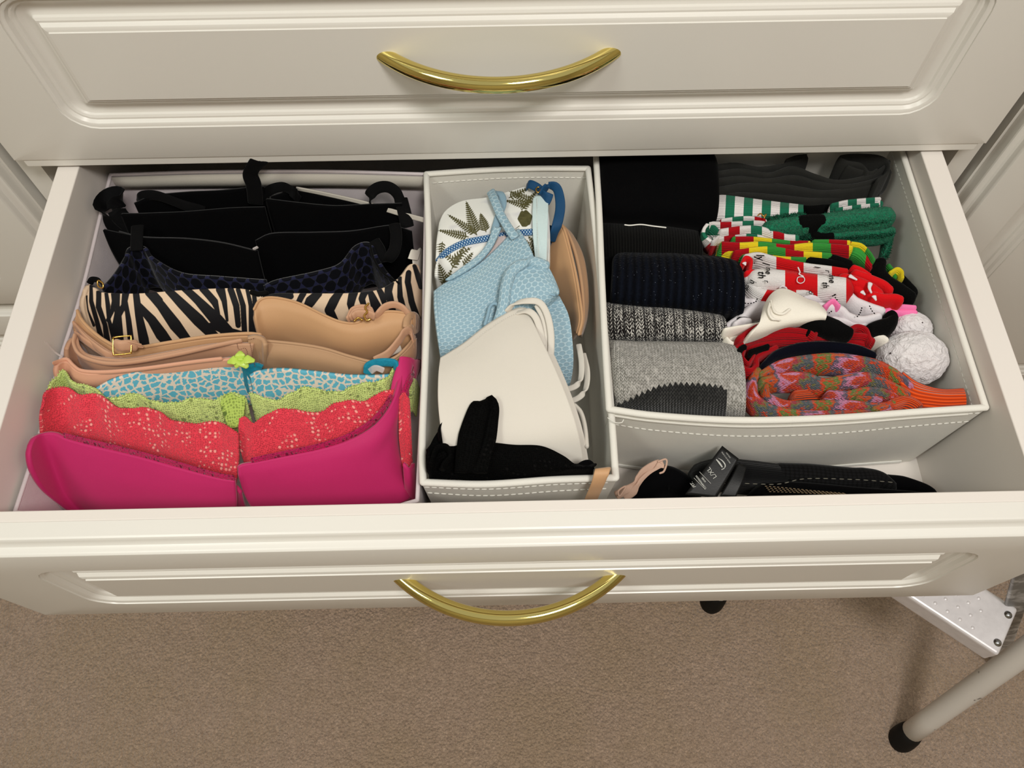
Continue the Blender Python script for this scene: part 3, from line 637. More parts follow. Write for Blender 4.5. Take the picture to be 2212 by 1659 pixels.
# --- G2 peach
e = thing('bra', 'peach bra with a puckered edge at the left wall of the left box', 'bra', P(230, 810, z=-.06))
G = loft([PP([(122, 790), (135, 780), (152, 782), (168, 798), (200, 806), (260, 800), (340, 790), (440, 778), (520, 772)], -.038),
          PP([(120, 802), (138, 800), (155, 808), (170, 822), (205, 828), (265, 820), (345, 808), (440, 796), (520, 790)], -.048),
          PP([(128, 830), (145, 832), (160, 838), (180, 846), (215, 850), (270, 842), (350, 832), (440, 820), (520, 812)], -.070)], 90, 24)
sheet('cup', G, M['peach'], e, th=.0035, lumps=.0008, seed=9)
sweep('edge_piping', PP([(118, 784), (130, 780), (146, 776), (160, 790), (180, 802), (230, 804), (300, 797), (400, 784), (480, 775)], -.0365), .0022, .0016, (0, .3, 1), M['peach'], e, n=8, nseg=70, lumps=.0006, seed=3)
G = PP([(100, 740), (118, 760), (132, 770)], -.034); strap(G, .004, M['clear'], e, name='hanger_tape')

# --- H leopard
e = thing('bra', 'blue leopard print bra with a lime green satin bow at the centre', 'bra', P(530, 800, z=-.06))
cup([(208, 838), (240, 820), (300, 800), (380, 785), (460, 776), (520, 772), (534, 790)], -.040, M['leopard'], e, fwd=.022, drop=.05)
cup([(540, 810), (560, 800), (610, 796), (680, 802), (760, 810), (850, 808), (868, 800)], -.040, M['leopard'], e, fwd=.022, drop=.05)
G = loft([PP([(520, 776), (535, 785), (552, 782), (566, 788)], -.034), PP([(524, 800), (536, 806), (548, 806), (560, 806)], -.046), PP([(528, 840), (536, 846), (544, 846), (550, 846)], -.07)], 24, 20)
sheet('gore', G, M['teal'], e, th=.003, lumps=.0012, seed=11)
strap([(795, 805, -.038), (798, 790, -.032), (820, 783, -.030), (850, 784, -.031), (858, 795, -.034)], .008, M['teal'], e, wd=(0, .6, 1), b=.0016, lumps=.0006, seed=2)
strap([(800, 802, -.034), (812, 795, -.030), (828, 800, -.032)], .006, M['clear'], e, wd=(0, .6, 1))
c = P(521, 779, z=-.012)
for k, (dx, dz, rx) in enumerate(((-.0105, -.0015, .3), (.0110, -.0008, -.3), (-.001, .0068, 0), (-.004, -.0055, .1), (.0055, -.006, -.1))):
    tip = c+(dx, dz, .001+dz*.3)
    sweep('bow_loop', [c+(0, 0, 0), c+(dx*.5, dz*.5, dz*.15+.0028), tip], [.0014, .0046, .0018], .0007, (-dz, dx, 0), M['limeflat'], e, n=10, nseg=12)
sweep('bow_knot', [c+(-.001, 0, .002), c+(.0012, 0, .002)], .0015, .0014, (0, 0, 1), M['limeflat'], e, n=10, nseg=6)

# --- I lime lace
e = thing('bra', 'lime green lace bra with picot scalloped edges behind the coral one', 'bra', P(500, 860, z=-.06))
tl = scallop([(104, 842), (122, 818), (140, 802), (158, 826), (205, 840), (232, 862), (262, 858), (295, 852), (330, 868), (380, 872), (420, 862), (465, 866), (500, 850), (532, 862)], -.040)
cup(tl, 0, M['lime'], e, fwd=.02, drop=.05, th=.002, nu=110, nv=40); picots('picot_edge', tl, M['lime'], e)
tr_ = scallop([(540, 850), (575, 862), (600, 866), (640, 846), (665, 838), (700, 846), (735, 848), (775, 832), (830, 822), (858, 790), (868, 800)], -.038)
cup(tr_, 0, M['lime'], e, fwd=.02, drop=.05, th=.002, nu=110, nv=40); picots('picot_edge', tr_, M['lime'], e)
G = loft([PP([(884, 815), (898, 820), (905, 840)], -.036), PP([(884, 850), (896, 850), (902, 870)], -.05), PP([(884, 890), (892, 890), (898, 900)], -.07)], 16, 16); sheet('side_band', G, M['lime'], e, th=.002)
G = loft([PP([(474, 872), (497, 850), (530, 857)], -.0395), PP([(480, 890), (503, 878), (529, 880)], -.041), PP([(492, 925), (508, 925), (524, 918)], -.046)], 20, 20); sheet('gore', G, M['limedark'], e, th=.002, lumps=.0004, seed=15)

# --- J coral lace
e = thing('bra', 'coral red lace bra, second from the front in the left box', 'bra', P(400, 930, z=-.06))
def shell(rows, nu, nv): return loft([PP(r, z) for r, z in rows], nu, nv)
tj = [(96, 872), (100, 850), (120, 838), (150, 840), (175, 855), (210, 852), (238, 870), (262, 884), (310, 882), (345, 890), (372, 908), (420, 916), (470, 912), (498, 926), (515, 936)]
G = shell([(tj, -.036), ([(88, 895), (95, 880), (120, 872), (150, 874), (175, 888), (210, 888), (238, 902), (262, 914), (310, 914), (345, 922), (372, 936), (420, 944), (470, 944), (498, 956), (516, 962)], -.042),
           ([(88, 925, -.038), (98, 915, -.042), (122, 912, -.048), (150, 916), (175, 928), (210, 930), (238, 940), (262, 950), (310, 954), (345, 962), (372, 974), (420, 984), (470, 988), (498, 996), (516, 1000)], -.052),
           ([(92, 960, -.042), (105, 955, -.050), (125, 955, -.060), (150, 960), (178, 970), (210, 975), (238, 985), (262, 995), (310, 1000), (345, 1010), (375, 1020), (420, 1035), (468, 1045), (496, 1050), (510, 1050)], -.068)], 150, 60)
for i in range(G.shape[0]): G[i, :, 2] += .0016*np.abs(np.sin(np.linspace(0, 1, G.shape[1])*10*np.pi))*max(0, 1-i/12)
sheet('cup', G, M['coral'], e, th=.0025, lumps=.0004, seed=17); picots('picot_edge', G[0], M['coral'], e, .0024, .0008)
tj = [(518, 905), (530, 902), (546, 915), (560, 908), (590, 890), (620, 884), (660, 890), (690, 892), (725, 872), (760, 866), (790, 868), (815, 852), (850, 842)]
G = shell([(tj, -.036), ([(516, 930), (530, 932), (546, 940), (560, 936), (590, 922), (620, 917), (660, 920), (690, 920), (725, 905), (760, 900), (790, 898), (825, 885), (868, 870)], -.042),
           ([(520, 970), (535, 975), (550, 978), (565, 975), (595, 965), (625, 960), (660, 958), (695, 955), (730, 945), (765, 938), (800, 930), (835, 915), (878, 900)], -.052),
           ([(535, 1020), (548, 1024), (560, 1025), (575, 1022), (600, 1015), (630, 1008), (665, 1002), (700, 998), (735, 990), (770, 980), (805, 970), (840, 955), (882, 940)], -.068)], 140, 60)
for i in range(G.shape[0]): G[i, :, 2] += .0016*np.abs(np.sin(np.linspace(0, 1, G.shape[1])*9*np.pi))*max(0, 1-i/12)
sheet('cup', G, M['coral'], e, th=.0025, lumps=.0004, seed=18); picots('picot_edge', G[0], M['coral'], e, .0024, .0008)
G = shell([([(864, 858), (874, 846), (884, 862)], -.034), ([(862, 900), (874, 890), (886, 905)], -.042), ([(862, 950), (876, 945), (888, 955)], -.055), ([(868, 1010), (878, 1008), (890, 1010)], -.08)], 20, 50)
sheet('side_band', G, M['coral'], e, th=.002, lumps=.0006, seed=19); picots('picot_edge', G[:, -1], M['coral'], e, .003, .0008)

# --- K magenta
e = thing('bra', 'smooth magenta bra at the front of the left box with a lace-edged strap', 'bra', P(400, 1050, z=-.06))
tk = [(64, 962), (74, 944), (96, 935), (120, 935), (150, 948), (210, 964), (300, 985), (390, 1010), (470, 1030), (508, 1036)]
G = shell([(tk, -.036), ([(60, 985, -.042), (72, 972, -.044), (98, 964, -.0455), (125, 966), (155, 978), (215, 995), (300, 1015), (390, 1040), (470, 1056), (510, 1058)], -.046),
           ([(68, 1020, -.054), (82, 1010, -.058), (106, 1004, -.061), (132, 1008), (162, 1020), (220, 1036), (305, 1056), (390, 1076), (468, 1088), (512, 1086)], -.062),
           ([(95, 1062, -.074), (108, 1058, -.079), (130, 1056, -.083), (152, 1062), (185, 1072), (235, 1085), (310, 1098), (390, 1112), (465, 1120), (510, 1112)], -.085),
           ([(150, 1105, -.098), (160, 1105, -.102), (180, 1108, -.108), (200, 1112), (225, 1118), (265, 1125), (330, 1132), (400, 1140), (460, 1142), (500, 1135)], -.110)], 90, 50)
def keep(G, y0=.006): G[..., 1] = np.maximum(G[..., 1], y0); return G
sheet('cup', keep(G, .020), M['magenta'], e, th=.004)
tk2 = [(514, 1008), (525, 1002), (560, 996), (620, 984), (690, 970), (750, 952), (800, 925), (830, 895), (850, 860), (862, 820), (868, 790), (878, 776), (905, 778)]
G = shell([(tk2, -.033), ([(516, 1030), (530, 1022), (570, 1018), (630, 1008), (700, 995), (760, 978), (808, 955), (838, 925), (855, 890), (866, 845), (874, 810), (888, 795), (905, 795)], -.040),
           ([(524, 1056), (540, 1052), (580, 1048), (640, 1042), (705, 1032), (760, 1018), (805, 998), (835, 972), (850, 945), (858, 910), (862, 880), (872, 860), (882, 850)], -.054),
           ([(542, 1090), (556, 1088), (595, 1084), (650, 1080), (710, 1074), (765, 1064), (810, 1050), (842, 1034), (858, 1010), (862, 980), (858, 940), (858, 910), (862, 890)], -.075),
           ([(570, 1122), (582, 1122), (612, 1120), (660, 1118), (715, 1114), (770, 1108), (820, 1098), (860, 1086), (888, 1070), (885, 1040), (872, 1000), (862, 960), (860, 930)], -.100)], 100, 50)
sheet('cup', keep(G, .020), M['magenta'], e, th=.004)
for q, zz in (([(140, 942), (180, 952), (240, 966), (320, 986), (400, 1008), (470, 1028), (505, 1034)], -.0345), ([(545, 996), (620, 980), (690, 965), (748, 946), (796, 918), (826, 888), (846, 856)], -.0315)):
    sweep('lace_trim', PP(q, zz), .0035, .0010, (0, .5, 1), M['magentalace'], e, n=10, nseg=80, e=.6); picots('picot_edge', crom(PP(q, zz), 60)+(0, .0012, .0022), M['magentalace'], e, .0022, .0008)
strap([(858, 860, -.040), (866, 820, -.034), (876, 790, -.030), (880, 774, -.029)], .014, M['magenta'], e, wd=(1, 0, .0), b=.0012)
strap([(872, 852, -.036), (886, 820, -.032), (898, 800, -.030), (904, 778, -.029)], .0055, M['magentalace'], e, wd=(1, 0, .0), b=.001, name='lace_trim')
G = shell([([(470, 1050), (505, 1048), (520, 1062)], -.055), ([(480, 1082), (505, 1084), (528, 1090)], -.075), ([(500, 1110), (520, 1115), (540, 1118)], -.1)], 16, 14); sheet('gore', G, M['magenta'], e, th=.003)
G = shell([([(872, 1000), (885, 1010), (893, 1000)], -.06), ([(875, 1040), (888, 1050), (895, 1040)], -.08), ([(880, 1080), (890, 1085), (897, 1080)], -.11)], 14, 14); sheet('side_band', G, M['magenta'], e, th=.003)
CL[0] = None
# flap of the left box lying behind the black bras
G = loft([PP([(640, 404), (700, 415), (785, 434), (860, 455), (915, 470)], -.036), PP([(640, 410), (700, 422), (785, 442), (860, 465), (915, 480)], -.040)], 40, 6)
sheet('loose_flap', G, M['canvas_shaded'], B1, th=.0015)  # shadow at the back of the box is painted into the flap colour

# ---------------------------------------------------------------- middle box
def text(s, c, U, V, h, mat, parent, name='lettering', ext=.00015, shear=0., bold=0.):
    cu = bpy.data.curves.new(name, 'FONT'); cu.body = s; cu.align_x = 'CENTER'; cu.align_y = 'CENTER'; cu.size = 1; cu.shear = shear; cu.offset = bold; cu.resolution_u = 3
    o = bpy.data.objects.new('tmp', cu); COL.objects.link(o); bpy.context.view_layer.update()
    me = bpy.data.meshes.new_from_object(o.evaluated_get(bpy.context.evaluated_depsgraph_get())); bpy.data.objects.remove(o)
    n = len(me.vertices); co = np.zeros(n*3, dtype=np.float32); me.vertices.foreach_get('co', co); co = co.reshape(-1, 3)
    U = np.asarray(U)/np.linalg.norm(U); V = np.asarray(V)-np.dot(V, U)*U; V /= np.linalg.norm(V); N = np.cross(U, V)
    co = np.asarray(c)+(co[:, :1]*U+co[:, 1:2]*V)*h/.72+N*ext
    me.vertices.foreach_set('co', co.astype(np.float32).ravel()); me.update(); me.materials.clear()
    return link(name, me, mat, parent, False)
def ptext(s, px, py, z, ang, hpx, mat, parent, **k):
    """text centred at a photo position on the plane z; ang: reading direction in the photo, degrees clockwise from right"""
    c = P(px, py, z=z); a = math.radians(ang)
    U = P(px+20*math.cos(a), py+20*math.sin(a), z=z)-c; V = P(px+20*math.sin(a), py-20*math.cos(a), z=z)-c
    return text(s, c, U, V, hpx*np.linalg.norm(V)/20, mat, parent, **k)

def frond(x0, y0, x1, y1, n, l, w=1.7, bend=0):
    S = []; dx, dy = x1-x0, y1-y0; L = math.hypot(dx, dy); ux, uy = dx/L, dy/L
    pts = [(x0+dx*t-uy*bend*math.sin(t*math.pi), y0+dy*t+ux*bend*math.sin(t*math.pi)) for t in np.linspace(0, 1, 6)]
    S.append((pts, [1.1]*5+[.6]))
    for k in range(n):
        t = .08+.9*k/n; cx, cy = np.interp(t, np.linspace(0, 1, 6), [p[0] for p in pts]), np.interp(t, np.linspace(0, 1, 6), [p[1] for p in pts])
        ll = l*math.sin(math.pi*min(1, .25+.75*t))**.7*(1.05-t*.6)
        for s in (-1, 1):
            ax, ay = ux*.45-uy*s*.9, uy*.45+ux*s*.9
            S.append(([(cx, cy), (cx+ax*ll*.6, cy+ay*ll*.6), (cx+ax*ll, cy+ay*ll)], [w*.7, w, .3]))
    return S
FR = []
for a in ((1030, 510, 1007, 437, 15, 17), (1028, 508, 968, 466, 13, 12), (1050, 503, 1038, 463, 9, 15), (1012, 514, 947, 500, 12, 13), (980, 560, 1018, 535, 6, 13), (975, 580, 1005, 530, 8, 12), (1000, 572, 1022, 545, 6, 10),
          (1150, 440, 1100, 416, 10, 14), (1140, 446, 1092, 436, 9, 12), (1128, 455, 1160, 415, 9, 11), (1100, 430, 1145, 408, 8, 11), (1165, 560, 1130, 515, 10, 15), (1170, 545, 1140, 510, 8, 12),
          (960, 612, 945, 570, 8, 15), (955, 620, 975, 580, 7, 12), (1075, 640, 1050, 600, 5, 10), (990, 570, 950, 545, 7, 12), (955, 525, 950, 560, 6, 11)): FR += frond(*a)
FR += [([(1128, 462), (1122, 475), (1130, 488), (1142, 484), (1146, 470), (1136, 460)], [4, 4, 4, 4, 4, 4]), ([(1134, 466), (1134, 484)], [8, 8]), ([(1122, 490), (1108, 500)], [1, .5]), ([(1130, 462), (1124, 450)], [1, .5])]
def fern(px, py): return -np.min([seg_d(px, py, p_, w_) for p_, w_ in FR], axis=0)
t = NT('fern_print'); s = t.step(t.attr(), 0., .35); n = t.noise(t.obj(), 300, 3); n0 = t.noise(t.obj(), 40, 2)
M['fern'] = t.done(t.mix(s, t.mix(t.step(n0, .6, .05), (232, 232, 226), (214, 214, 214)), t.mix(n, (52, 50, 24), (104, 100, 62))), .6, t.bump(t.noise(t.obj(), 1500), .0001, .5), spec=.25)
t = NT('light_blue_honeycomb_jersey'); u = t.uv(); v = t.hexf(t.map(u, (1, 1.5, 1)), .0060)
s = t.math('SUBTRACT', 1., t.step(v, -.75, .35)); M['ltblue'] = t.done(t.mix(s, t.mix(t.noise(t.obj(), 30), (136, 168, 184), (150, 180, 195)), (176, 202, 213)), .7, t.bump(s, .0005, .7), sheen=.15, spec=.2)
M['ltblue2'] = fabric('light_blue_binding', (146, 176, 192), (130, 162, 180), 900, .0004, .7, .15, 200, .2)
M['palemint'] = fabric('pale_blue_elastic', (204, 222, 222), (192, 212, 214), 900, .0004, .6, .1, 200, .2)
t = NT('blue_net_trim'); v = t.wave(t.map(t.uv(), (1, 1, 1), (0, 0, math.radians(45))), 165.); v2 = t.wave(t.map(t.uv(), (1, 1, 1), (0, 0, math.radians(-45))), 165.)
s = t.step(t.math('MULTIPLY', v, v2), .30, .05); M['net'] = t.done(t.mix(s, (30, 82, 134), (176, 200, 216)), .7, t.bump(s, .0004, .6), spec=.2)

CL[0] = (.3285, .4745, (mb[0][:, 0], mb[0][:, 1]+.0045))
e = thing('bra', 'white fern print bra with deep blue straps and net trim in the middle box', 'bra', P(1060, 500, z=-.06))
G = loft([PP([(948, 520), (952, 480), (966, 455), (1000, 436), (1050, 429), (1085, 420), (1110, 413), (1140, 405), (1165, 412)], -.042),
          PP([(944, 560), (950, 520), (985, 492), (1030, 478), (1080, 468), (1115, 458), (1150, 448), (1172, 446), (1182, 450)], -.034),
          PP([(942, 592), (956, 562), (995, 540), (1040, 525), (1090, 512), (1130, 505), (1165, 500), (1180, 500), (1188, 505)], -.034),
          PP([(944, 612), (965, 600), (1005, 585), (1050, 572), (1100, 560), (1140, 556), (1170, 560), (1182, 562), (1186, 566)], -.046),
          PP([(950, 650), (975, 645), (1015, 640), (1055, 635), (1100, 628), (1140, 625), (1165, 625), (1178, 625), (1184, 625)], -.075)], 200, 170)
sheet('cup', G, M['fern'], e, th=.003, field=fern)
sweep('net_trim', PP([(946, 566, -.0325), (965, 545, -.0315), (1000, 526, -.031), (1040, 517, -.031), (1080, 510, -.031), (1110, 504, -.031), (1150, 501, -.031)]), .0032, .0008, (0, .9, .4), M['net'], e, n=12, nseg=60, e=.6)
G = loft([PP([(1152, 430), (1160, 423), (1175, 424), (1184, 432)], -.030), PP([(1150, 470), (1160, 470), (1176, 470), (1184, 470)], -.027), PP([(1152, 520), (1162, 520), (1176, 520), (1182, 520)], -.030), PP([(1158, 575), (1166, 575), (1176, 575), (1180, 575)], -.040)], 16, 30)
sheet('side_band', G, M['palemint'], e, th=.0022)
dashes('stitching', crom(PP([(1160, 428), (1160, 480), (1164, 560)], -.026), 20), M['thread'], e, ln=.0012, gap=.0008, r=.0003)
strap([(1138, 404, -.034), (1144, 398, -.028), (1160, 405, -.027), (1172, 416, -.028)], .0085, M['bluestrap'], e, wd=(.3, .8, .6))
strap([(1164, 414, -.028), (1178, 426, -.026), (1190, 432, -.026)], .011, M['bluestrap'], e, wd=(-.3, .8, .5))
strap([(1170, 420, -.026), (1182, 402, -.020), (1200, 404, -.020), (1208, 422, -.022), (1210, 452, -.026), (1202, 490, -.032), (1190, 520, -.046)], .0095, M['bluestrap'], e, wd=(1, .2, .3), twist=[.9, .6, .3, 0, -.2, -.3, 0])
strap([(1195, 490, -.046), (1186, 520, -.052), (1178, 560, -.06)], .011, M['bluestrap'], e, wd=(1, 0, 0))
sweep('ring', PP([(1158, 408), (1164, 404), (1168, 410), (1162, 416)], -.024), .0008, .0008, (0, 0, 1), M['gold'], e, n=8, nseg=20, closed=True)

e = thing('bra_pad', 'tan moulded cup standing on edge at the right wall of the middle box', 'bra', P(1230, 620, z=-.06))
G = loft([PP([(1214, 487), (1222, 505), (1234, 550), (1245, 600), (1253, 650), (1257, 690), (1250, 722)], -.040),
          PP([(1206, 505), (1210, 525), (1220, 565), (1232, 612), (1242, 655), (1248, 690), (1246, 720)], -.047),
          PP([(1180, 560), (1184, 575), (1195, 600), (1210, 635), (1225, 670), (1238, 700), (1242, 725)], -.066),
          PP([(1160, 620), (1165, 635), (1180, 655), (1198, 680), (1215, 705), (1230, 725), (1238, 735)], -.10)], 60, 30)
sheet('cup', G, M['nude'], e, th=.005)
sweep('edge_piping', PP([(1214, 487), (1222, 505), (1234, 550), (1245, 600), (1253, 650), (1257, 690), (1250, 722)], -.0385), .0016, .0014, (0, 0, 1), M['nude'], e, n=8, nseg=50)
G = loft([PP([(1214, 487), (1224, 500), (1240, 540), (1252, 590), (1258, 640), (1259, 690), (1251, 722)], -.041),
          PP([(1220, 495), (1236, 510), (1256, 550), (1265, 600), (1268, 650), (1264, 690), (1254, 722)], -.060), PP([(1222, 505), (1238, 530), (1258, 570), (1266, 610), (1268, 660), (1264, 700), (1254, 728)], -.09)], 50, 20)
sheet('lining', G, M['nude3'], e, th=.003)

e = thing('bra', 'light blue bra of honeycomb jersey with crossed straps in the middle box', 'bra', P(1080, 650, z=-.06))
G = loft([PP([(938, 628), (975, 606), (1015, 585), (1050, 560), (1082, 530), (1106, 505), (1122, 496)], -.027),
          PP([(938, 660), (980, 645), (1022, 630), (1062, 608), (1100, 580), (1130, 555), (1150, 545)], -.022),
          PP([(942, 705), (985, 698), (1030, 690), (1072, 672), (1110, 650), (1145, 630), (1170, 620)], -.024),
          PP([(948, 752), (990, 748), (1035, 740), (1078, 725), (1115, 710), (1150, 700), (1180, 690)], -.034),
          PP([(955, 800), (995, 800), (1040, 795), (1080, 785), (1115, 775), (1150, 770), (1180, 765)], -.06)], 90, 60)
sheet('cup', G, M['ltblue'], e, th=.003, lumps=.0006, seed=21)
dashes('zigzag_stitching', crom(PP([(942, 640), (980, 618), (1020, 597), (1056, 571), (1088, 540), (1112, 515)], -.0225), 40), M['palemint'], e, ln=.0012, gap=.0012, r=.0005)
dashes('zigzag_stitching', crom(PP([(944, 646), (982, 624), (1022, 602), (1060, 577), (1092, 546), (1116, 521)], -.0222), 40), M['palemint'], e, ln=.0012, gap=.0012, r=.0005)
G = loft([PP([(962, 606), (1000, 578), (1030, 555), (1050, 530), (1060, 505), (1064, 492)], -.0235), PP([(975, 605), (1008, 586), (1040, 562), (1062, 536), (1076, 508), (1082, 494)], -.0235)], 50, 6)
sheet('upper_binding', G, M['ltblue'], e, th=.003, lumps=.0004, seed=4)
G = loft([PP([(1000, 592), (1040, 562), (1066, 530), (1082, 496)], -.030), PP([(1020, 592), (1060, 570), (1085, 540), (1098, 515)], -.030)], 30, 6); sheet('lining', G, fabric('pink_white_mesh_lining', (228, 210, 206), (204, 188, 186), 900, .0006, .8, 0, 300), e, th=.001, lumps=.0006, seed=6)
strap([(1060, 414, -.036), (1068, 432, -.028), (1082, 465, -.024), (1098, 492, -.021), (1112, 512, -.020)], .0088, M['ltblue'], e, wd=(1, .45, 0), b=.0014, twist=[.4, .1, 0, 0, .2])
strap([(1066, 416, -.038), (1082, 420, -.034), (1086, 440, -.031), (1078, 465, -.029), (1068, 500, -.027)], .0075, M['ltblue2'], e, wd=(1, .2, 0), b=.0014)
# folded second cup
G = loft([PP([(1092, 640), (1098, 600), (1110, 578), (1132, 566), (1160, 566), (1182, 576), (1196, 600), (1206, 628)], -.012),
          PP([(1084, 665), (1096, 640), (1118, 625), (1142, 615), (1164, 612), (1184, 618), (1198, 626), (1208, 636)], -.010),
          PP([(1078, 690), (1100, 680), (1125, 668), (1148, 658), (1168, 652), (1184, 648), (1196, 642), (1207, 637)], -.016),
          PP([(1075, 710), (1100, 702), (1125, 690), (1148, 680), (1168, 672), (1184, 664), (1195, 654), (1203, 645)], -.026)], 70, 40)
sheet('cup', G, M['ltblue'], e, th=.003, lumps=.0008, seed=23)
sweep('rolled_edge', PP([(1076, 700, -.016), (1088, 660, -.010), (1094, 620, -.008), (1104, 590, -.008), (1126, 572, -.008), (1156, 568, -.009), (1178, 576, -.010)]), .0052, .0034, (1, .2, 0), M['ltblue'], e, n=14, nseg=50, lumps=.0005, seed=8)
for k in range(4):
    q = [(1118+k*2, 600+k*14), (1145, 598+k*13), (1175, 604+k*10), (1198, 620+k*6)]
    sweep('stitched_ridge', PP(q, -.0085-.001*k), .0009, .0007, (0, 1, 0), M['ltblue2'], e, n=8, nseg=30)
G = loft([PP([(1148, 655), (1180, 644), (1208, 640)], -.026), PP([(1150, 700), (1190, 690), (1228, 684)], -.026), PP([(1155, 750), (1195, 750), (1236, 745)], -.032), PP([(1165, 800), (1200, 800), (1236, 795)], -.046), PP([(1180, 838), (1205, 838), (1228, 838)], -.065)], 50, 50)
sheet('cup', G, M['ltblue'], e, th=.003, lumps=.0008, seed=24)
sweep('drawcord', PP([(1048, 700), (1054, 680), (1058, 664), (1066, 656), (1076, 660), (1074, 680), (1066, 700)], -.014), .0016, .0016, (0, 0, 1), M['ltblue2'], e, n=8, nseg=40)

e = thing('bra', 'smooth cream bra with looped straps, large cup in the middle box', 'bra', P(1100, 850, z=-.06))
def cream(dx, dz): return loft([PP([(952+dx, 776), (975+dx, 762), (1005+dx, 742), (1050+dx, 706), (1092+dx, 680), (1118+dx, 668), (1136+dx, 668)], -.012+dz),
          PP([(947+dx, 815), (985+dx, 800), (1030+dx, 778), (1072+dx, 752), (1112+dx, 730), (1142+dx, 720), (1163+dx, 722)], -.006+dz),
          PP([(946+dx, 860), (990+dx, 850), (1040+dx, 835), (1090+dx, 815), (1135+dx, 800), (1172+dx, 792), (1198+dx, 795)], -.004+dz),
          PP([(950+dx, 910), (1000+dx, 905), (1055+dx, 895), (1108+dx, 885), (1158+dx, 872), (1200+dx, 865), (1228+dx, 868)], -.007+dz),
          PP([(958+dx, 965), (1012+dx, 962), (1068+dx, 956), (1125+dx, 950), (1178+dx, 942), (1218+dx, 935), (1249+dx, 935)], -.016+dz),
          PP([(968+dx, 1030), (1022+dx, 1030), (1080+dx, 1028), (1138+dx, 1025), (1190+dx, 1018), (1230+dx, 1010), (1262+dx, 1005)], -.040+dz)], 70, 60)
sheet('cup', cream(0, 0), M['cream'], e, th=.004)
sheet('cup', cream(11, -.012), M['cream'], e, th=.004)
dashes('zigzag_stitching', crom(PP([(985, 766), (1010, 748), (1052, 714), (1092, 688), (1116, 677), (1130, 676)], -.0075), 40), M['thread'], e, ln=.0009, gap=.0011, r=.0004)
for q, w_ in (([(1095, 672, -.010), (1112, 656, -.004), (1140, 650, 0), (1166, 654, 0), (1182, 680, -.003), (1190, 720, -.008), (1190, 760, -.014), (1186, 800, -.022)], .0058),
              ([(1118, 676, -.009), (1140, 672, -.004), (1156, 684, -.004), (1166, 710, -.008), (1174, 745, -.014)], .0058), ([(1160, 660, -.004), (1174, 690, -.007), (1182, 730, -.012), (1180, 775, -.018)], .005)):
    strap(q, w_, M['cream'], e, wd=(1, .5, .2), b=.001)
for q in ([(1205, 842, -.044), (1228, 840, -.040), (1246, 832, -.038), (1255, 815, -.038), (1256, 780, -.040), (1250, 745, -.044)], [(1215, 868, -.048), (1240, 864, -.044), (1258, 852, -.042), (1267, 832, -.042), (1268, 800, -.044), (1260, 765, -.048)]):
    strap(q, .0052, M['cream'], e, wd=np.array([(0, 1, .2), (.2, 1, .2), (.8, .8, .2), (1, .2, .2), (1, 0, .2), (1, 0, .2)]), b=.0010)
sweep('ruffled_elastic', PP([(1240, 876), (1252, 890), (1259, 910), (1263, 935), (1265, 965)], -.036), .003, .002, (0, 0, 1), M['cream'], e, n=10, nseg=40, lumps=.0012, seed=30)

e = thing('lace_garment', 'black lace garment bunched at the front of the middle box', 'lingerie', P(1080, 1000, z=-.06))
G = loft([PP([(922, 972), (936, 950), (955, 925), (975, 908), (988, 930), (1000, 955), (1050, 956), (1110, 962), (1170, 964), (1215, 985), (1240, 1004), (1262, 1000), (1284, 1016)], -.016),
          PP([(922, 990), (938, 972), (958, 955), (980, 945), (1000, 958), (1020, 975), (1060, 976), (1115, 980), (1172, 984), (1212, 1000), (1240, 1014), (1262, 1012), (1284, 1024)], -.014),
          PP([(922, 1015), (940, 1005), (960, 998), (985, 995), (1010, 1000), (1035, 1008), (1070, 1008), (1120, 1010), (1175, 1012), (1212, 1018), (1240, 1024), (1262, 1024), (1282, 1028)], -.020),
          PP([(924, 1040), (942, 1038), (962, 1036), (987, 1036), (1010, 1038), (1038, 1040), (1072, 1040), (1120, 1040), (1175, 1038), (1212, 1036), (1240, 1036), (1262, 1034), (1280, 1033)], -.036)], 90, 40)
sheet('lace_body', G, M['blacklace'], e, th=.003, lumps=.0022, seed=31)
sweep('lace_tongue', PP([(1002, 1025, -.016), (1010, 980, -.008), (1022, 925, -.002), (1036, 880, .002), (1048, 870, .001), (1056, 885, -.001), (1048, 930, -.005), (1032, 985, -.010), (1022, 1025, -.016)]), [.0075, .009, .010, .009, .008, .009, .011, .011, .011], .0016, (1, .25, .2), M['blacklace'], e, n=14, nseg=70, e=.7, lumps=.0006, seed=33)
sweep('frill', PP([(950, 955), (948, 930), (958, 915), (972, 908), (982, 912)], -.010), .0035, .0012, (.3, .3, 1), M['blacklace'], e, n=10, nseg=40, lumps=.0012, seed=35)
sweep('frill', PP([(935, 1000), (945, 970), (965, 965), (975, 985), (960, 1005), (955, 1030)], -.010), .004, .0022, (0, .3, 1), M['blacklace'], e, n=10, nseg=40, lumps=.001, seed=36)
sweep('tongue', PP([(1240, 1022), (1256, 1008), (1272, 1004), (1283, 1016)], -.012), .005, .0022, (0, .5, 1), M['black'], e, n=10, nseg=20)

CL[0] = None
e = thing('strap', 'tan elastic strap hanging over the front rim of the middle box', 'strap', P(1300, 1040, z=-.03))
sweep('elastic_band', PP([(1302, 1026, -.040), (1304, 1014, -.022), (1302, 1014, -.014), (1298, 1026, -.014), (1292, 1044, -.022), (1284, 1062, -.036), (1274, 1085, -.058)]), .0058, .0009, (1, .12, 0), M['nude'], e, n=12, nseg=50, e=.6)

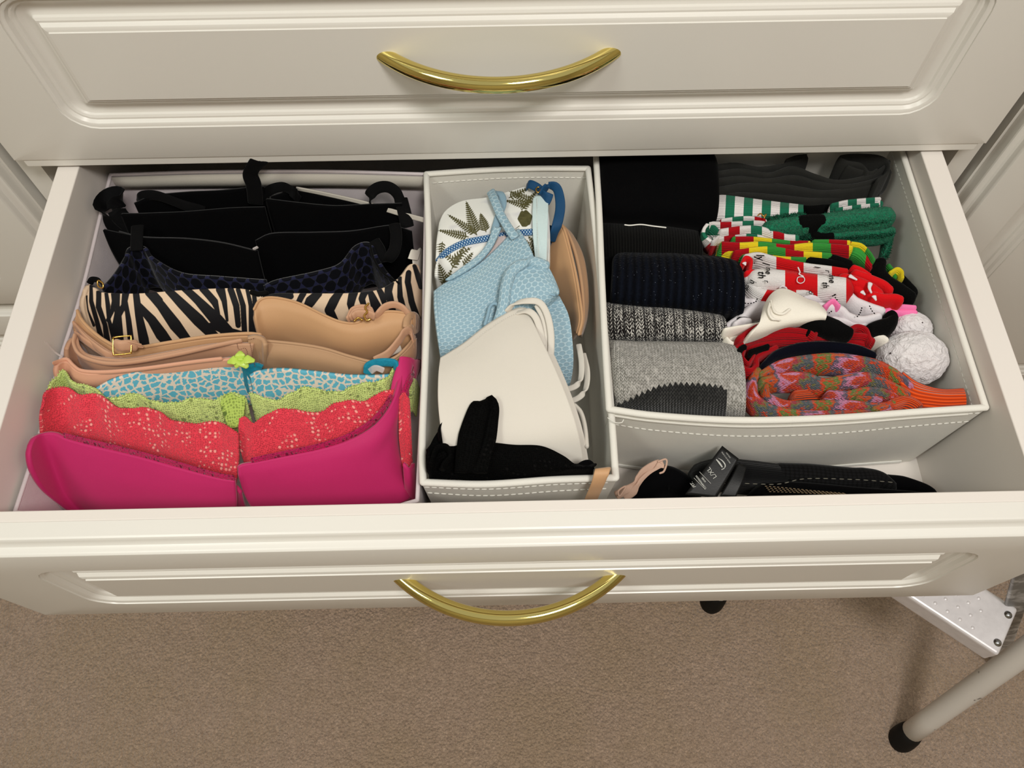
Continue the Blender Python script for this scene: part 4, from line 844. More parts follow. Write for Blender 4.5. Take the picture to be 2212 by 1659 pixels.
# ---------------------------------------------------------------- front gap: strap, black sock, black knee socks with a size tag
e = thing('strap', 'beige strap with a plastic hook in the gap behind the drawer front', 'strap', P(1390, 1030, z=-.10))
M['beigeel'] = fabric('beige_elastic', (206, 172, 152), (192, 158, 138), 900, .0003, .6, .1, 60, .2)
strap([(1332, 1070, -.10), (1350, 1060, -.097), (1366, 1052, -.095), (1378, 1034, -.092), (1390, 1020, -.09), (1408, 1008, -.088), (1424, 1002, -.087), (1426, 1012, -.088)], .008, M['beigeel'], e, wd=(.5, .8, .5), b=.0012)
strap([(1350, 1074, -.10), (1372, 1058, -.096), (1386, 1040, -.093), (1402, 1026, -.091), (1418, 1018, -.089), (1428, 1004, -.086)], .008, M['beigeel'], e, wd=(.5, .8, .5), b=.0012)
sweep('hook', PP([(1422, 997), (1438, 992), (1440, 1002), (1434, 1018), (1426, 1022)], -.084), .0009, .0009, (0, 0, 1), M['beigeel'], e, n=8, nseg=30)
sweep('ring', PP([(1336, 1060), (1352, 1050), (1346, 1062), (1338, 1072)], -.089), .0008, .0008, (0, 0, 1), M['beigeel'], e, n=8, nseg=24, closed=True)
t = NT('black_ribbed_knit'); s = t.wave(t.uv(), 150., 0, 1, 'Y'); M['blackrib'] = t.done(t.mix(s, (10, 10, 11), (19, 19, 20)), .85, t.bump(s, .0008, .7), sheen=.1, spec=.08)
t = NT('black_waffle_knit'); v = t.vor(t.uv(), 260, rnd=.1).outputs[0]; M['waffle'] = t.done(t.mix(t.step(v, .4, .1), (17, 17, 18), (7, 7, 7)), .85, t.bump(v, .0009, -.9), sheen=.1, spec=.08)
def lump(name, px, z, mat, parent, h, th, flat=.8, **k):
    """soft oblong piece along a path; h half height, th half thickness (lists allowed)"""
    p = PP(px, z) if not isinstance(px, np.ndarray) else px
    p = p.copy(); p[:, 2] -= np.mean(h); return sweep(name, p, h, th, (0, 0, 1), mat, parent, n=k.pop('n', 20), e=flat, nseg=k.pop('nseg', 50), **k)
e = thing('sock', 'crumpled plain black sock in the gap left of the size tag', 'sock', P(1430, 1050, z=-.12))
lump('sock_body', [(1372, 1070), (1400, 1048), (1440, 1030), (1478, 1042), (1500, 1066)], -.092, M['black'], e, [.012, .02, .026, .02, .014], [.006, .012, .015, .012, .008], lumps=.0015, seed=40)
e = thing('sock', 'black compression knee sock with ribbed cuff lying behind the size tag', 'sock', P(1700, 1020, z=-.12))
lump('cuff', [(1522, 1010), (1560, 1006), (1620, 1012), (1700, 1020)], -.080, M['blackrib'], e, .022, [.010, .013, .013, .012])
lump('foot', [(1690, 1018), (1760, 1022), (1850, 1028), (1905, 1026), (1935, 1040)], -.082, M['waffle'], e, [.022, .022, .02, .02, .014], [.012, .013, .013, .012, .007])
lump('toe', [(1925, 1036), (1960, 1040), (2000, 1052), (2018, 1062)], -.092, M['black'], e, .014, [.008, .008, .007, .006])
dashes('stitching', crom(PP([(1540, 1046), (1600, 1044), (1680, 1046), (1740, 1034), (1850, 1036), (1930, 1042)], -.074), 30), fabric('grey_yarn', (120, 116, 104), None), e, ln=.004, gap=.0028, r=.0004)
e = thing('sock', 'black knee sock folded against the inside of the drawer front, tan lines along its edge', 'sock', P(1800, 1060, z=-.12))
lump('sock_body', [(1640, 1062), (1660, 1050), (1720, 1050), (1850, 1060), (1960, 1066), (2050, 1072)], -.078, M['black'], e, .022, [.006, .008, .008, .007, .006, .004])
for k in range(4): dashes('stitching', crom(PP([(1652+k*3, 1050+k*4), (1700, 1054+k*3), (1760, 1060+k*2), (1830, 1066+k)], -.076), 24), fabric('tan_yarn', (150, 128, 100), None), e, ln=.0022, gap=.0012, r=.00035)
# size tag
M['tag'] = fabric('black_satin_tag', (16, 16, 16), None, 900, .0001, .45, 0, 0, .3); M['white_ink'] = fabric('white_ink', (196, 196, 190), None, 900, .0001, .6)
e = thing('size_tag', 'black satin size tag reading L/XL standing among the black knee socks', 'tag', P(1540, 1020, z=-.08))
ZG = -.066
tg = PP([(1560, 963), (1594, 991), (1540, 1070), (1486, 1062), (1508, 1030)], ZG)
q0, q1, q2, q3 = P(1560, 963, z=ZG+.006), P(1596, 991, z=ZG+.006), P(1548, 1076, z=ZG-.004), P(1480, 1068, z=ZG-.004)
G = loft([np.array([q0, q1]), np.array([(q0*.6+q3*.4), (q1*.6+q2*.4)]), np.array([q3, q2])], 8, 14); sheet('satin_strip', G, M['tag'], e, th=.0006)
G = loft([PP([(1596, 1000), (1612, 1008)], ZG-.002), PP([(1580, 1030), (1604, 1040)], ZG-.002), PP([(1555, 1072), (1590, 1074)], ZG-.006)], 8, 14); sheet('satin_fold', G, M['tag'], e, th=.0006)
cq = (q0+q1+q2+q3)/4; Ug = (q0-q1); Ug /= np.linalg.norm(Ug); Vg = ((q3+q2)-(q0+q1)); Vg /= np.linalg.norm(Vg)
Ng = np.cross(Ug, Vg); Ng /= np.linalg.norm(Ng); 
if Ng[2] < 0: Ng = -Ng
n_ = np.cross(q1-q0, q3-q0); n_ /= np.linalg.norm(n_); n_ = n_ if n_[2] > 0 else -n_; pp0 = q0
def onplane(px, py):
    d = P(px, py, z=0)-CAM; return CAM+d*np.dot(pp0-CAM, n_)/np.dot(d, n_)+n_*.0011
def ttext(s, px, py, hpx, w=1, shear=0, bold=.0):
    c = onplane(px, py); U = onplane(px-6, py-8)-c; V = onplane(px-8, py+6)-c
    text(s, c, U, V, hpx*np.linalg.norm(U)/10, M['white_ink'], e, shear=shear, bold=bold, ext=0)
ttext('L/XL', 1537, 1022, 10, bold=.0); ttext('KNEE', 1520, 1037, 3.6, bold=.02); ttext('COMPRESSION', 1514, 1042, 3.8, bold=.02)
ttext('MADE IN CHINA', 1568, 989, 3.0); ttext('NYLON', 1573, 984, 3.0); ttext('FIT.', 1497, 1048, 6.5, shear=.3, bold=.02)
for a, b in (((1511, 1020), (1535, 1045)), ((1499, 1033), (1523, 1058))):
    sweep('printed_line', [onplane(*a), onplane(*b)], .0002, .0001, Vg, M['white_ink'], e, n=6, nseg=4)
sweep('printed_arc', [onplane(*p) for p in ((1551, 990), (1560, 996), (1566, 1005), (1564, 1012), (1558, 1015))], [.0001, .0005, .0006, .0005, .0003], .0001, Vg, M['white_ink'], e, n=6, nseg=20)
ttext('logo'[:0]+'~', 1556, 1004, 5) if False else None
sweep('printed_arc', [onplane(*p) for p in ((1547, 993), (1553, 1000), (1560, 1010))], [.0005, .0009, .0006], .0001, Vg, M['white_ink'], e, n=6, nseg=12)

# ---------------------------------------------------------------- right box: rolled socks on the left
def knit(name, c1, c2, thr=.5, sc=900, st=None, bd=.0009, rib=0):
    t = NT(name); u = t.uv(); m = t.map(u, (1.6, 1, 1)); v = t.vor(m, sc*.55, rnd=.55); n = t.noise(m, sc*.6, 2, 1.2)
    c = t.mix(t.step(n, thr, .06), c1, c2); h = t.math('SUBTRACT', 1., v.outputs[0])
    if rib: w_ = t.wave(u, rib, 0, 1, 'X'); h = t.math('ADD', h, t.math('MULTIPLY', w_, 1.6)); c = t.mix(t.math('MULTIPLY', t.math('SUBTRACT', 1., w_), .6), c, tuple(x*.4 for x in c1))
    return t.done(c, .9, t.bump(h, bd, .8), sheen=.2, spec=.08)
def chev(t, u, hx, hy, amp=1.):
    s = t.n('ShaderNodeSeparateXYZ', {0: u}); fx = t.math('FRACT', t.math('MULTIPLY', s.outputs[0], 1/hx)); tri = t.math('MULTIPLY', t.math('ABSOLUTE', t.math('SUBTRACT', fx, .5)), 2.)
    ph_ = t.math('ADD', t.math('MULTIPLY', s.outputs[1], 1/hy), t.math('MULTIPLY', tri, amp))
    w_ = t.math('ADD', t.math('MULTIPLY', t.math('SINE', t.math('MULTIPLY', ph_, 6.2832)), .5), .5)
    edge = t.math('SUBTRACT', 1., t.math('POWER', t.math('ABSOLUTE', t.math('SUBTRACT', t.math('MULTIPLY', tri, 2.), 1.)), 3.))
    return t.math('MULTIPLY', w_, edge), tri
t = NT('black_white_tweed_knit'); u = t.uv(); nd = t.noise(u, 160, 2, .5); cw, tri = chev(t, t.map(u, (1, 1, 1)), .0052, .0030, 1.2)
n = t.noise(t.map(u, (1.3, .8, 1), (0, 0, .5)), 480, 2, 2.2); n_b = t.noise(u, 70, 2)
s = t.step(t.math('ADD', t.math('MULTIPLY', n, .72), t.math('ADD', t.math('MULTIPLY', cw, .17), t.math('MULTIPLY', n_b, .2))), .555, .03)
rbw = t.wave(u, 36., .4, 1., 'X'); M['tweed'] = t.done(t.mix(t.step(rbw, .08, .08), (14, 11, 11), t.mix(s, (22, 17, 17), (228, 224, 216))), .9, t.bump(t.math('ADD', t.math('MULTIPLY', rbw, 1.5), t.math('ADD', s, cw)), .0018, .8), sheen=.2, spec=.06)
# grey marl with charcoal heel through field
t = NT('grey_marl_knit'); u = t.uv(); sw, tri = chev(t, u, .0026, .0028, 1.1); n = t.noise(t.map(u, (1.4, .8, 1)), 300, 3, 1.); n = t.math('ADD', t.math('MULTIPLY', n, .6), t.math('MULTIPLY', sw, .28)); big = t.noise(t.obj(), 45, 2)
marl = t.mix(t.step(n, .42, .10), t.mix(big, (118, 118, 108), (142, 138, 134)), (226, 222, 216)); dark = t.mix(t.step(n, .52, .08), (22, 22, 22), (74, 74, 72))
zz = t.math('ADD', t.attr(), t.math('MULTIPLY', t.wave(u, 68., 0, 0, 'X', 'TRI'), 4.))
M['marl'] = t.done(t.mix(t.step(zz, 1.5, .3), marl, dark), .9, t.bump(t.math('ADD', sw, n), .0012, .8), sheen=.25, spec=.05)
t = NT('navy_rib_knit_with_sparkle'); u = t.uv(); w_ = t.wave(u, 44., 1.2, 2., 'X', dsc=8.); sp = t.step(t.vor(t.obj(), 520).outputs[0], .10); sp = t.math('SUBTRACT', 1., sp); sp = t.math('MULTIPLY', sp, t.step(t.noise(t.obj(), 260, 2), .56))
M['navyrib'] = t.done(t.mix(sp, t.mix(w_, (3, 4, 9), (10, 14, 24)), (150, 158, 176)), .85, t.bump(w_, .0016, .9), sheen=.03, spec=.06)
t = NT('charcoal_fine_knit'); u = t.uv(); w_ = t.wave(u, 120., 2, 2., 'X', dsc=20.); M['charcoal'] = t.done(t.mix(w_, (7, 7, 7), (19, 19, 18)), .9, t.bump(w_, .0007, .7), sheen=.04, spec=.05)
def roll(label, rows, mat, field=None, nu=110, nv=60, lumps=.0008, seed=50, extra=None, fold=None):
    """rolled pair: a rounded body; rows run from its back edge over the top to its front foot"""
    c = PP(rows[len(rows)//2][0], rows[len(rows)//2][1]).mean(0); e = thing('rolled_socks', label, 'socks', c-(0, 0, .02), 'rolled sock pairs down the left of the right box')
    sheet('sock_roll', loft([PP(r, z) for r, z in rows], nu, nv), mat, e, th=.004, field=field, lumps=lumps, seed=seed)
    return e
def ends(e, pts_list, mat, name='roll_end'):
    for pts, z in pts_list: pass
CL[0] = (.4845, .7805, (rb[0][:, 0], rb[0][:, 1]+.0050))
x = lambda a, b, y0, y1, n=5: [(a+(b-a)*i/(n-1), y0+(y1-y0)*i/(n-1)+(1.5*math.sin(i*2.1))) for i in range(n)]
def endcap(rows): # round the two ends of every row down
    out = []
    for r, z in rows:
        a, b = r[0], r[-1]; out.append(([(a[0]+1, a[1]+6, z-.022), (a[0]+1, a[1]+1, z-.006)]+[(p[0], p[1], z) for p in r[1:-1]]+[(b[0]-6, b[1]+1, z-.003), (b[0], b[1]+5, z-.010), (b[0]-2, b[1]+8, z-.030)], z))
    return out
e = roll('large plain black rolled socks at the back left of the right box', endcap([(x(1290, 1535, 318, 322), -.030), (x(1292, 1545, 345, 350), -.018), (x(1294, 1548, 395, 400), -.014), (x(1298, 1545, 450, 462), -.022), (x(1302, 1530, 482, 500), -.045), (x(1305, 1528, 500, 515), -.080)]), M['black'])
e = roll('charcoal rolled socks with a thin white line along the top edge', endcap([(x(1304, 1500, 480, 494), -.050), (x(1304, 1508, 488, 502), -.038), (x(1306, 1512, 520, 535), -.036), (x(1308, 1508, 560, 575), -.048), (x(1308, 1500, 580, 600), -.085)]), M['charcoal'], seed=51)
sweep('white_selvedge', PP([(1350, 486), (1362, 487), (1385, 485), (1410, 488), (1438, 491)], -.033), .0006, .0007, (0, 0, 1), M['thread'], e, n=8, nseg=50, lumps=.0006, seed=2)
e = roll('dark navy ribbed rolled socks with silver sparkle in the right box', endcap([(x(1345, 1560, 548, 556), -.040), (x(1332, 1590, 560, 566), -.026), (x(1330, 1602, 590, 600), -.018), (x(1328, 1604, 625, 640), -.020), (x(1326, 1600, 655, 672), -.034), (x(1330, 1580, 680, 695), -.075)]), M['navyrib'], seed=52)
e = thing('rolled_socks', 'plain black rolled socks beside the box wall, left of the sparkly navy pair', 'socks', P(1330, 600, z=-.06), 'rolled sock pairs down the left of the right box')
lump('sock_roll', [(1318, 560), (1330, 600), (1335, 650)], -.045, M['black'], e, .02, .012)
e = roll('black and white tweed knit rolled socks between navy and grey pairs', endcap([(x(1308, 1555, 655, 680), -.040), (x(1308, 1562, 666, 690), -.030), (x(1309, 1565, 695, 708), -.028), (x(1310, 1566, 725, 732), -.034), (x(1312, 1562, 745, 750), -.060)]), M['tweed'], lumps=.0012, seed=53)
heel = [([(1345, 905), (1370, 880), (1405, 852), (1440, 838), (1500, 838), (1545, 840), (1570, 850), (1568, 905)], None)]
def heelf(px, py):
    top = np.interp(px, [1310, 1345, 1380, 1420, 1460, 1520, 1560, 1572], [893, 868, 852, 836, 830, 832, 838, 850]); s = np.minimum(py-top, np.where(px > 1500, (1567-px)*2.5, 99)); return s*.5
e = roll('grey marl rolled socks with a charcoal heel patch at the front of the right box', endcap([(x(1312, 1560, 738, 742), -.036), (x(1312, 1590, 746, 752), -.024), (x(1313, 1600, 780, 785), -.012), (x(1315, 1604, 820, 826), -.010), (x(1318, 1604, 858, 870), -.018), (x(1322, 1600, 888, 900), -.040), (x(1326, 1594, 915, 925), -.09)]), M['marl'], field=heelf, nu=170, nv=120, seed=54)

# ---------------------------------------------------------------- right box: folded socks on the right
def stripes(name, cols, bump=.0005, rough=.85, uvrib=170.):
    t = NT(name); f = t.math('FRACT', t.attr()); n = len(cols); r = t.ramp(f, [(i/n, c) for i, c in enumerate(cols)], 'CONSTANT')
    n_ = t.noise(t.obj(), 1300, 2); c = t.mix(n_, t.mix(.82, (0, 0, 0), r), r); w_ = t.wave(t.uv(), uvrib, .6, 1., 'Y')
    return t.done(c, rough, t.bump(t.math('ADD', w_, n_), bump, .7), sheen=.06, spec=.08)
GW = (232, 226, 224); GG = (34, 112, 84); RR = (176, 16, 28); YY = (240, 214, 40); LG = (58, 150, 62)
M['gw'] = stripes('green_white_stripes', [GW, GG]); M['rwg'] = stripes('red_white_green_stripes', [GG, GW, RR, GW])
M['ygr'] = stripes('yellow_green_red_stripes', [YY, LG, RR]); M['rw'] = stripes('red_white_blocks', [(232, 228, 226), (212, 22, 28)])
M['tight'] = fabric('dark_grey_cotton', (46, 46, 44), (33, 33, 31), 1200, .0004, .95, .1, 120, .05)
M['redk'] = stripes('dark_red_rib', [(176, 16, 26)], .0009, .9, 130.); M['blackk'] = fabric('black_knit', (12, 12, 12), (6, 6, 6), 700, .0008, .95, .04, 200, .05)
M['whitek'] = fabric('white_knit', (226, 220, 222), (212, 206, 210), 900, .0005, .9, .15, 100, .1); M['pinkk'] = fabric('pink_knit', (246, 130, 182), (232, 112, 166), 900, .0005, .9, .15, 100, .1)
M['redbr'] = fabric('bright_red_knit', (214, 24, 30), (196, 16, 22), 800, .0006, .9, .15, 100, .08)
M['navyk'] = fabric('navy_knit', (10, 12, 24), (5, 6, 14), 900, .0005, .9, .15, 100, .05); M['green_fuzz'] = (lambda t: t.done(t.mix(t.noise(t.obj(), 420, 3, 1.5), (2, 54, 38), (42, 150, 110)), .9, t.bump(t.noise(t.obj(), 330, 3, 2.), .004, 1.), sheen=.08, spec=.08))(NT('green_fuzzy_yarn'))
def band(pts, wpx, mat, e, z=-.045, h=.014, field=None, name='folded_layer', flat=.75, lumps=.0006, seed=60, dz=0, **k):
    p = PP(pts, z); p[:, 2] -= h*.85
    b = np.atleast_1d(wpx)/2/2620.
    return sweep(name, p, h, b, (0, .12, 1), mat, e, n=16, e=flat, nseg=k.pop('nseg', max(24, 10*len(pts))), field=field, lumps=lumps, seed=seed, **k)
def ph(x0, per, ax=(1, 0)): return lambda px, py: (px*ax[0]+py*ax[1]-x0)/per
# filling below so the pile rests on something
e = thing('tights', 'dark grey cotton tights folded in wavy layers at the back of the right box', 'tights', P(1740, 390, z=-.06))
for i, (q, w_, zz) in enumerate((([(1545, 362), (1590, 358), (1640, 366), (1700, 358), (1745, 342)], 14, -.030), ([(1548, 378), (1600, 372), (1660, 380), (1710, 366), (1760, 382), (1810, 395), (1870, 385), (1905, 368), (1920, 352)], 14, -.028),
        ([(1545, 396), (1600, 388), (1660, 392), (1720, 385), (1770, 398), (1830, 404), (1890, 392), (1925, 372)], 14, -.030), ([(1550, 412), (1610, 404), (1680, 405), (1730, 412), (1780, 420), (1840, 415), (1900, 402)], 15, -.034),
        ([(1550, 424), (1620, 424), (1700, 430), (1760, 436), (1820, 430), (1880, 418), (1905, 410)], 14, -.040), ([(1560, 436), (1640, 438), (1720, 446), (1790, 450), (1860, 436)], 12, -.050),
        ([(1875, 372), (1860, 358), (1830, 352), (1818, 342), (1850, 338), (1895, 340), (1918, 352), (1920, 375), (1900, 392)], 11, -.022), ([(1830, 360), (1850, 368), (1880, 374), (1895, 368)], 10, -.024), ([(1700, 348), (1720, 342), (1742, 340)], 10, -.026))):
    band(q, w_, M['tight'], e, zz, .016, seed=61+i, lumps=.001)
e = thing('sock', 'plain black sock under the grey tights beside the green striped sock', 'sock', P(1760, 445, z=-.06))
band([(1640, 448), (1720, 446), (1800, 448), (1830, 440)], 22, M['blackk'], e, -.046, .016)

e = thing('socks', 'green and white striped elf socks with fuzzy green cuff and black belt', 'socks', P(1740, 470, z=-.06))
G = loft([PP([(1546, 428), (1560, 424), (1600, 428), (1660, 436), (1735, 446)], -.040), PP([(1540, 450), (1556, 446), (1600, 448), (1660, 452), (1735, 458)], -.036), PP([(1534, 478), (1552, 476), (1600, 476), (1660, 472), (1736, 475)], -.044), PP([(1534, 500), (1552, 500), (1600, 500), (1660, 500), (1736, 500)], -.075)], 160, 40)
sheet('striped_leg', G, M['gw'], e, th=.004, field=lambda px, py: (px+.06*(py-425)-1548)/39.2, lumps=.0004)
band([(1798, 442), (1830, 434), (1870, 430), (1902, 428)], 11, M['gw'], e, -.034, .008, ph(1812, 39)); band([(1806, 452), (1840, 446), (1880, 442), (1906, 440)], 9, M['gw'], e, -.038, .008, ph(1821, 39))
band([(1895, 432), (1906, 438), (1902, 448)], 9, M['gw'], e, -.036, .008, ph(1882, 39))
def fuzz(name, q, wpx, z, h, e, s=1):
    o = band(q, wpx, M['green_fuzz'], e, z, h, None, name, .85, .0014, 70+s, nseg=80)
    # short tufts of yarn over the cuff
    pth = crom(PP(q, z), 60); r = random.Random(s); V, F = [], []
    for k in range(2200):
        c = pth[r.randrange(len(pth))]; a = r.uniform(-1, 1); d = np.array([r.uniform(-.002, .002), a*wpx/2/2620.*.95, -.001-h*.25*a*a+r.uniform(-.0008, .0004)]); p = c+d
        v = np.array([r.uniform(-1, 1), r.uniform(-1, 1)+a*.5, r.uniform(.1, 1)]); v /= np.linalg.norm(v); u = np.cross(v, (r.random(), r.random(), .3)); u /= np.linalg.norm(u); n0 = len(V)
        L_ = r.uniform(.0018, .0038); V += [p-u*.00045, p+u*.00045, p+v*L_*.6+u*.0004+(0, 0, .0002), p+v*L_]; F += [(n0, n0+1, n0+2), (n0, n0+2, n0+3)]
    m = mesh('yarn_tufts', V, F, M['green_fuzz'], e); m['kind'] = 'stuff'
fuzz('fuzzy_cuff', [(1668, 480), (1700, 474), (1740, 470)], 46, -.024, .012, e, 1); fuzz('fuzzy_cuff', [(1782, 476), (1830, 468), (1880, 462), (1918, 458)], 50, -.024, .012, e, 2)
band([(1736, 476), (1760, 474), (1780, 474)], 38, M['blackk'], e, -.023, .012, None, 'black_belt', .7)
fuzz('fuzzy_cuff', [(1700, 500), (1730, 502), (1762, 506)], 20, -.036, .010, e, 3); fuzz('fuzzy_cuff', [(1800, 508), (1850, 504), (1900, 502), (1928, 496)], 22, -.036, .010, e, 4)
band([(1762, 506), (1780, 508), (1798, 508)], 22, M['blackk'], e, -.034, .010, None, 'black_belt', .7)
fuzz('fuzzy_cuff', [(1924, 500), (1920, 530), (1912, 552)], 16, -.050, .012, e, 5)
sweep('gold_tinsel', PP([(1636, 466), (1642, 462), (1648, 468), (1654, 464), (1650, 472)], -.028), .0009, .0007, (0, 0, 1), M['gold'], e, n=6, nseg=30, lumps=.001, seed=4)

e = thing('socks', 'red, white and green checked striped socks folded in the right box', 'socks', P(1600, 500, z=-.06))
per = 96.
for i, (q, w_, zz, x0) in enumerate((([(1560, 478), (1590, 474), (1620, 472), (1650, 476), (1656, 482)], 9, -.032, 1582), ([(1532, 484), (1560, 486), (1600, 484), (1640, 482), (1680, 490), (1700, 502)], 11, -.031, 1604),
        ([(1560, 500), (1600, 494), (1640, 494), (1680, 506), (1700, 512), (1724, 514)], 16, -.028, 1622), ([(1542, 518), (1570, 514), (1600, 508), (1650, 512), (1690, 518), (1722, 520)], 10, -.034, 1612))):
    band(q, w_, M['rwg'], e, zz, .010, ph(x0-96, per), seed=80+i)
G = loft([PP([(1530, 482), (1521, 495), (1522, 508), (1536, 520)], -.031), PP([(1524, 490), (1517, 505), (1518, 522), (1532, 536)], -.042), PP([(1524, 510), (1519, 525), (1522, 540), (1534, 550)], -.06)], 40, 20)
sheet('turned_end', G, M['rwg'], e, th=.003, field=lambda px, py: (py-502+.8*(px-1520))/70.)
band([(1532, 484), (1548, 498), (1552, 512), (1540, 524)], 10, M['rwg'], e, -.033, .012, lambda px, py: (py-486)/90.)

e = thing('socks', 'yellow, green and red striped socks with black feet in the right box', 'socks', P(1720, 540, z=-.06))
per = 118.
for i, (q, w_, zz, x0, hh) in enumerate((([(1585, 516), (1620, 516), (1660, 520), (1700, 524), (1750, 526)], 10, -.032, 1550-40, .010), ([(1562, 528), (1600, 530), (1650, 528), (1700, 534), (1750, 530), (1800, 532), (1840, 536)], 14, -.028, 1598, .012),
        ([(1760, 524), (1800, 524), (1835, 526)], 14, -.030, 1712, .012), ([(1590, 546), (1640, 540), (1680, 540), (1720, 548), (1760, 550), (1795, 552)], 13, -.030, 1598+20, .012), ([(1600, 552), (1660, 556), (1700, 560), (1740, 560)], 10, -.034, 1669-0, .010))):
    band(q, w_, M['ygr'], e, zz, hh, ph(x0, per), seed=90+i)
G = loft([PP([(1835, 522), (1850, 524), (1865, 530), (1880, 545), (1888, 560)], -.034), PP([(1832, 545), (1848, 550), (1860, 558), (1872, 570), (1882, 580)], -.038), PP([(1830, 568), (1842, 575), (1855, 585), (1866, 592), (1880, 600)], -.055)], 50, 24)
sheet('turned_heel', G, M['ygr'], e, th=.003, field=lambda px, py: (px-1792)/118. )
band([(1838, 526), (1862, 530), (1880, 546), (1890, 562)], 8, M['ygr'], e, -.030, .008, lambda px, py: (px-1838+.5*(py-526))/118.)
band([(1750, 562), (1790, 568), (1830, 574), (1845, 578)], 18, M['blackk'], e, -.034, .012, None, 'black_foot')
band([(1792, 556), (1815, 562), (1838, 570)], 18, M['blackk'], e, -.032, .012, None, 'black_foot')
band([(1560, 526), (1556, 540), (1572, 546), (1592, 548)], 12, M['ygr'], e, -.036, .014, lambda px, py: np.full(px.shape, .1)+(px-1585)/118.*(px > 1585))
band([(1908, 562), (1906, 585), (1920, 605), (1950, 625), (1972, 640)], [30, 36, 34, 38, 28], M['blackk'], e, -.034, .016, None, 'black_foot')
band([(1950, 598), (1965, 615), (1978, 632), (1970, 645)], [14, 18, 20, 16], M['blackk'], e, -.040, .012, None, 'black_foot')
band([(1926, 590), (1940, 582), (1950, 588), (1952, 600)], 10, M['ygr'], e, -.036, .010, lambda px, py: np.full(px.shape, .12))
band([(1920, 572), (1930, 585), (1936, 600)], 10, M['ygr'], e, -.042, .010, lambda px, py: np.full(px.shape, .5))

e = thing('socks', 'red and white block socks with black handwritten lettering', 'socks', P(1740, 600, z=-.06))
M['ink'] = M['blackk']
for i, (q, w_, zz, f, hh) in enumerate((([(1612, 556), (1640, 552), (1680, 562), (1740, 574), (1790, 580), (1830, 586)], 15, -.028, lambda px, py: np.select([px < 1677, px < 1736, px < 1797], [.2, .7, .2], .7)+0*px, .012),
        ([(1638, 596), (1680, 597), (1730, 602), (1780, 608), (1828, 614)], 54, -.024, None, .016), ([(1612, 600), (1632, 622), (1660, 634), (1700, 636), (1740, 632), (1775, 630)], [18, 24, 26, 22, 16, 14], -.030, None, .012))):
    def f2(px, py, i=i):
        ed = (px-1698)*.02 if i < 2 else None
        if i == 0: d = np.minimum(px-1677, 1736-px); d = np.maximum(d, px-1797)
        elif i == 1: d = np.minimum(px-1696, 1766-px); d = np.maximum(d, px-1828)
        else: d = np.minimum(px+.6*(py-630)-1655, 1720-px)
        return .5+np.clip(d*.05, -.45, .45)
    band(q, w_, M['rw'], e, zz, hh, f2, seed=100+i, n_=None) if False else band(q, w_, M['rw'], e, zz, hh, f2, seed=100+i, nseg=110)
for q, w_, zz in (([(1602, 572), (1610, 558), (1622, 564), (1620, 582)], 12, -.026), ([(1612, 590), (1626, 588), (1634, 596), (1628, 602)], 14, -.026), ([(1826, 600), (1850, 606), (1880, 618), (1900, 632)], 30, -.028), ([(1850, 590), (1880, 600), (1910, 612), (1925, 624)], 22, -.032),
        ([(1880, 636), (1910, 642), (1935, 642), (1948, 646)], 20, -.028), ([(1845, 578), (1862, 584), (1880, 596)], 14, -.032), ([(1850, 620), (1868, 634), (1888, 640)], 24, -.032)):
    band(q, w_, M['redbr'], e, zz, .010, None, 'red_foot', .85)
for q in ([(1836, 596), (1850, 604)], [(1862, 630), (1868, 636)], [(1880, 612), (1878, 622), (1882, 632)], [(1888, 640), (1892, 648)], [(1608, 568), (1610, 572)]):
    sweep('white_motif', PP(q, -.0225), [.0022, .0008], .0009, (1, .3, 0), M['whitek'], e, n=8, nseg=10)
sweep('white_motif', PP([(1729, 598), (1737, 600), (1737, 608), (1729, 612), (1722, 608), (1723, 600)], -.0205), .0004, .0004, (0, 0, 1), M['whitek'], e, n=6, nseg=30, closed=True)
sweep('white_motif', PP([(1724, 578), (1728, 588), (1726, 592), (1735, 597)], -.0205), .0006, .0006, (0, 0, 1), M['whitek'], e, n=6, nseg=20)
sweep('white_motif', PP([(1684, 622), (1690, 619), (1698, 622), (1700, 628)], -.026), .0012, .0006, (0, 0, 1), M['whitek'], e, n=6, nseg=20)
for s, px, py, ang, hp, zz in (('ly', 1642, 556, 78, 15, -.0255), (',', 1634, 568, 78, 10, -.0255), ('l', 1654, 570, 100, 15, -.0245), ('ne', 1660, 585, 92, 12, -.0215), ('th', 1645, 594, 86, 14, -.0215), ('r', 1656, 608, 84, 10, -.0215), ('h', 1626, 609, 110, 13, -.0265), ('ne', 1614, 622, 105, 10, -.0265),
        ('ine', 1797, 602, 86, 12, -.0215), ('th', 1783, 616, 84, 12, -.0215), ('ci', 1752, 632, 80, 9, -.0265), ('l', 1765, 577, 82, 11, -.0265), ('r', 1788, 586, 82, 10, -.024)):
    ptext(s, px, py, zz+.001, ang, hp*1.15, M['ink'], e, shear=.1, bold=.012)

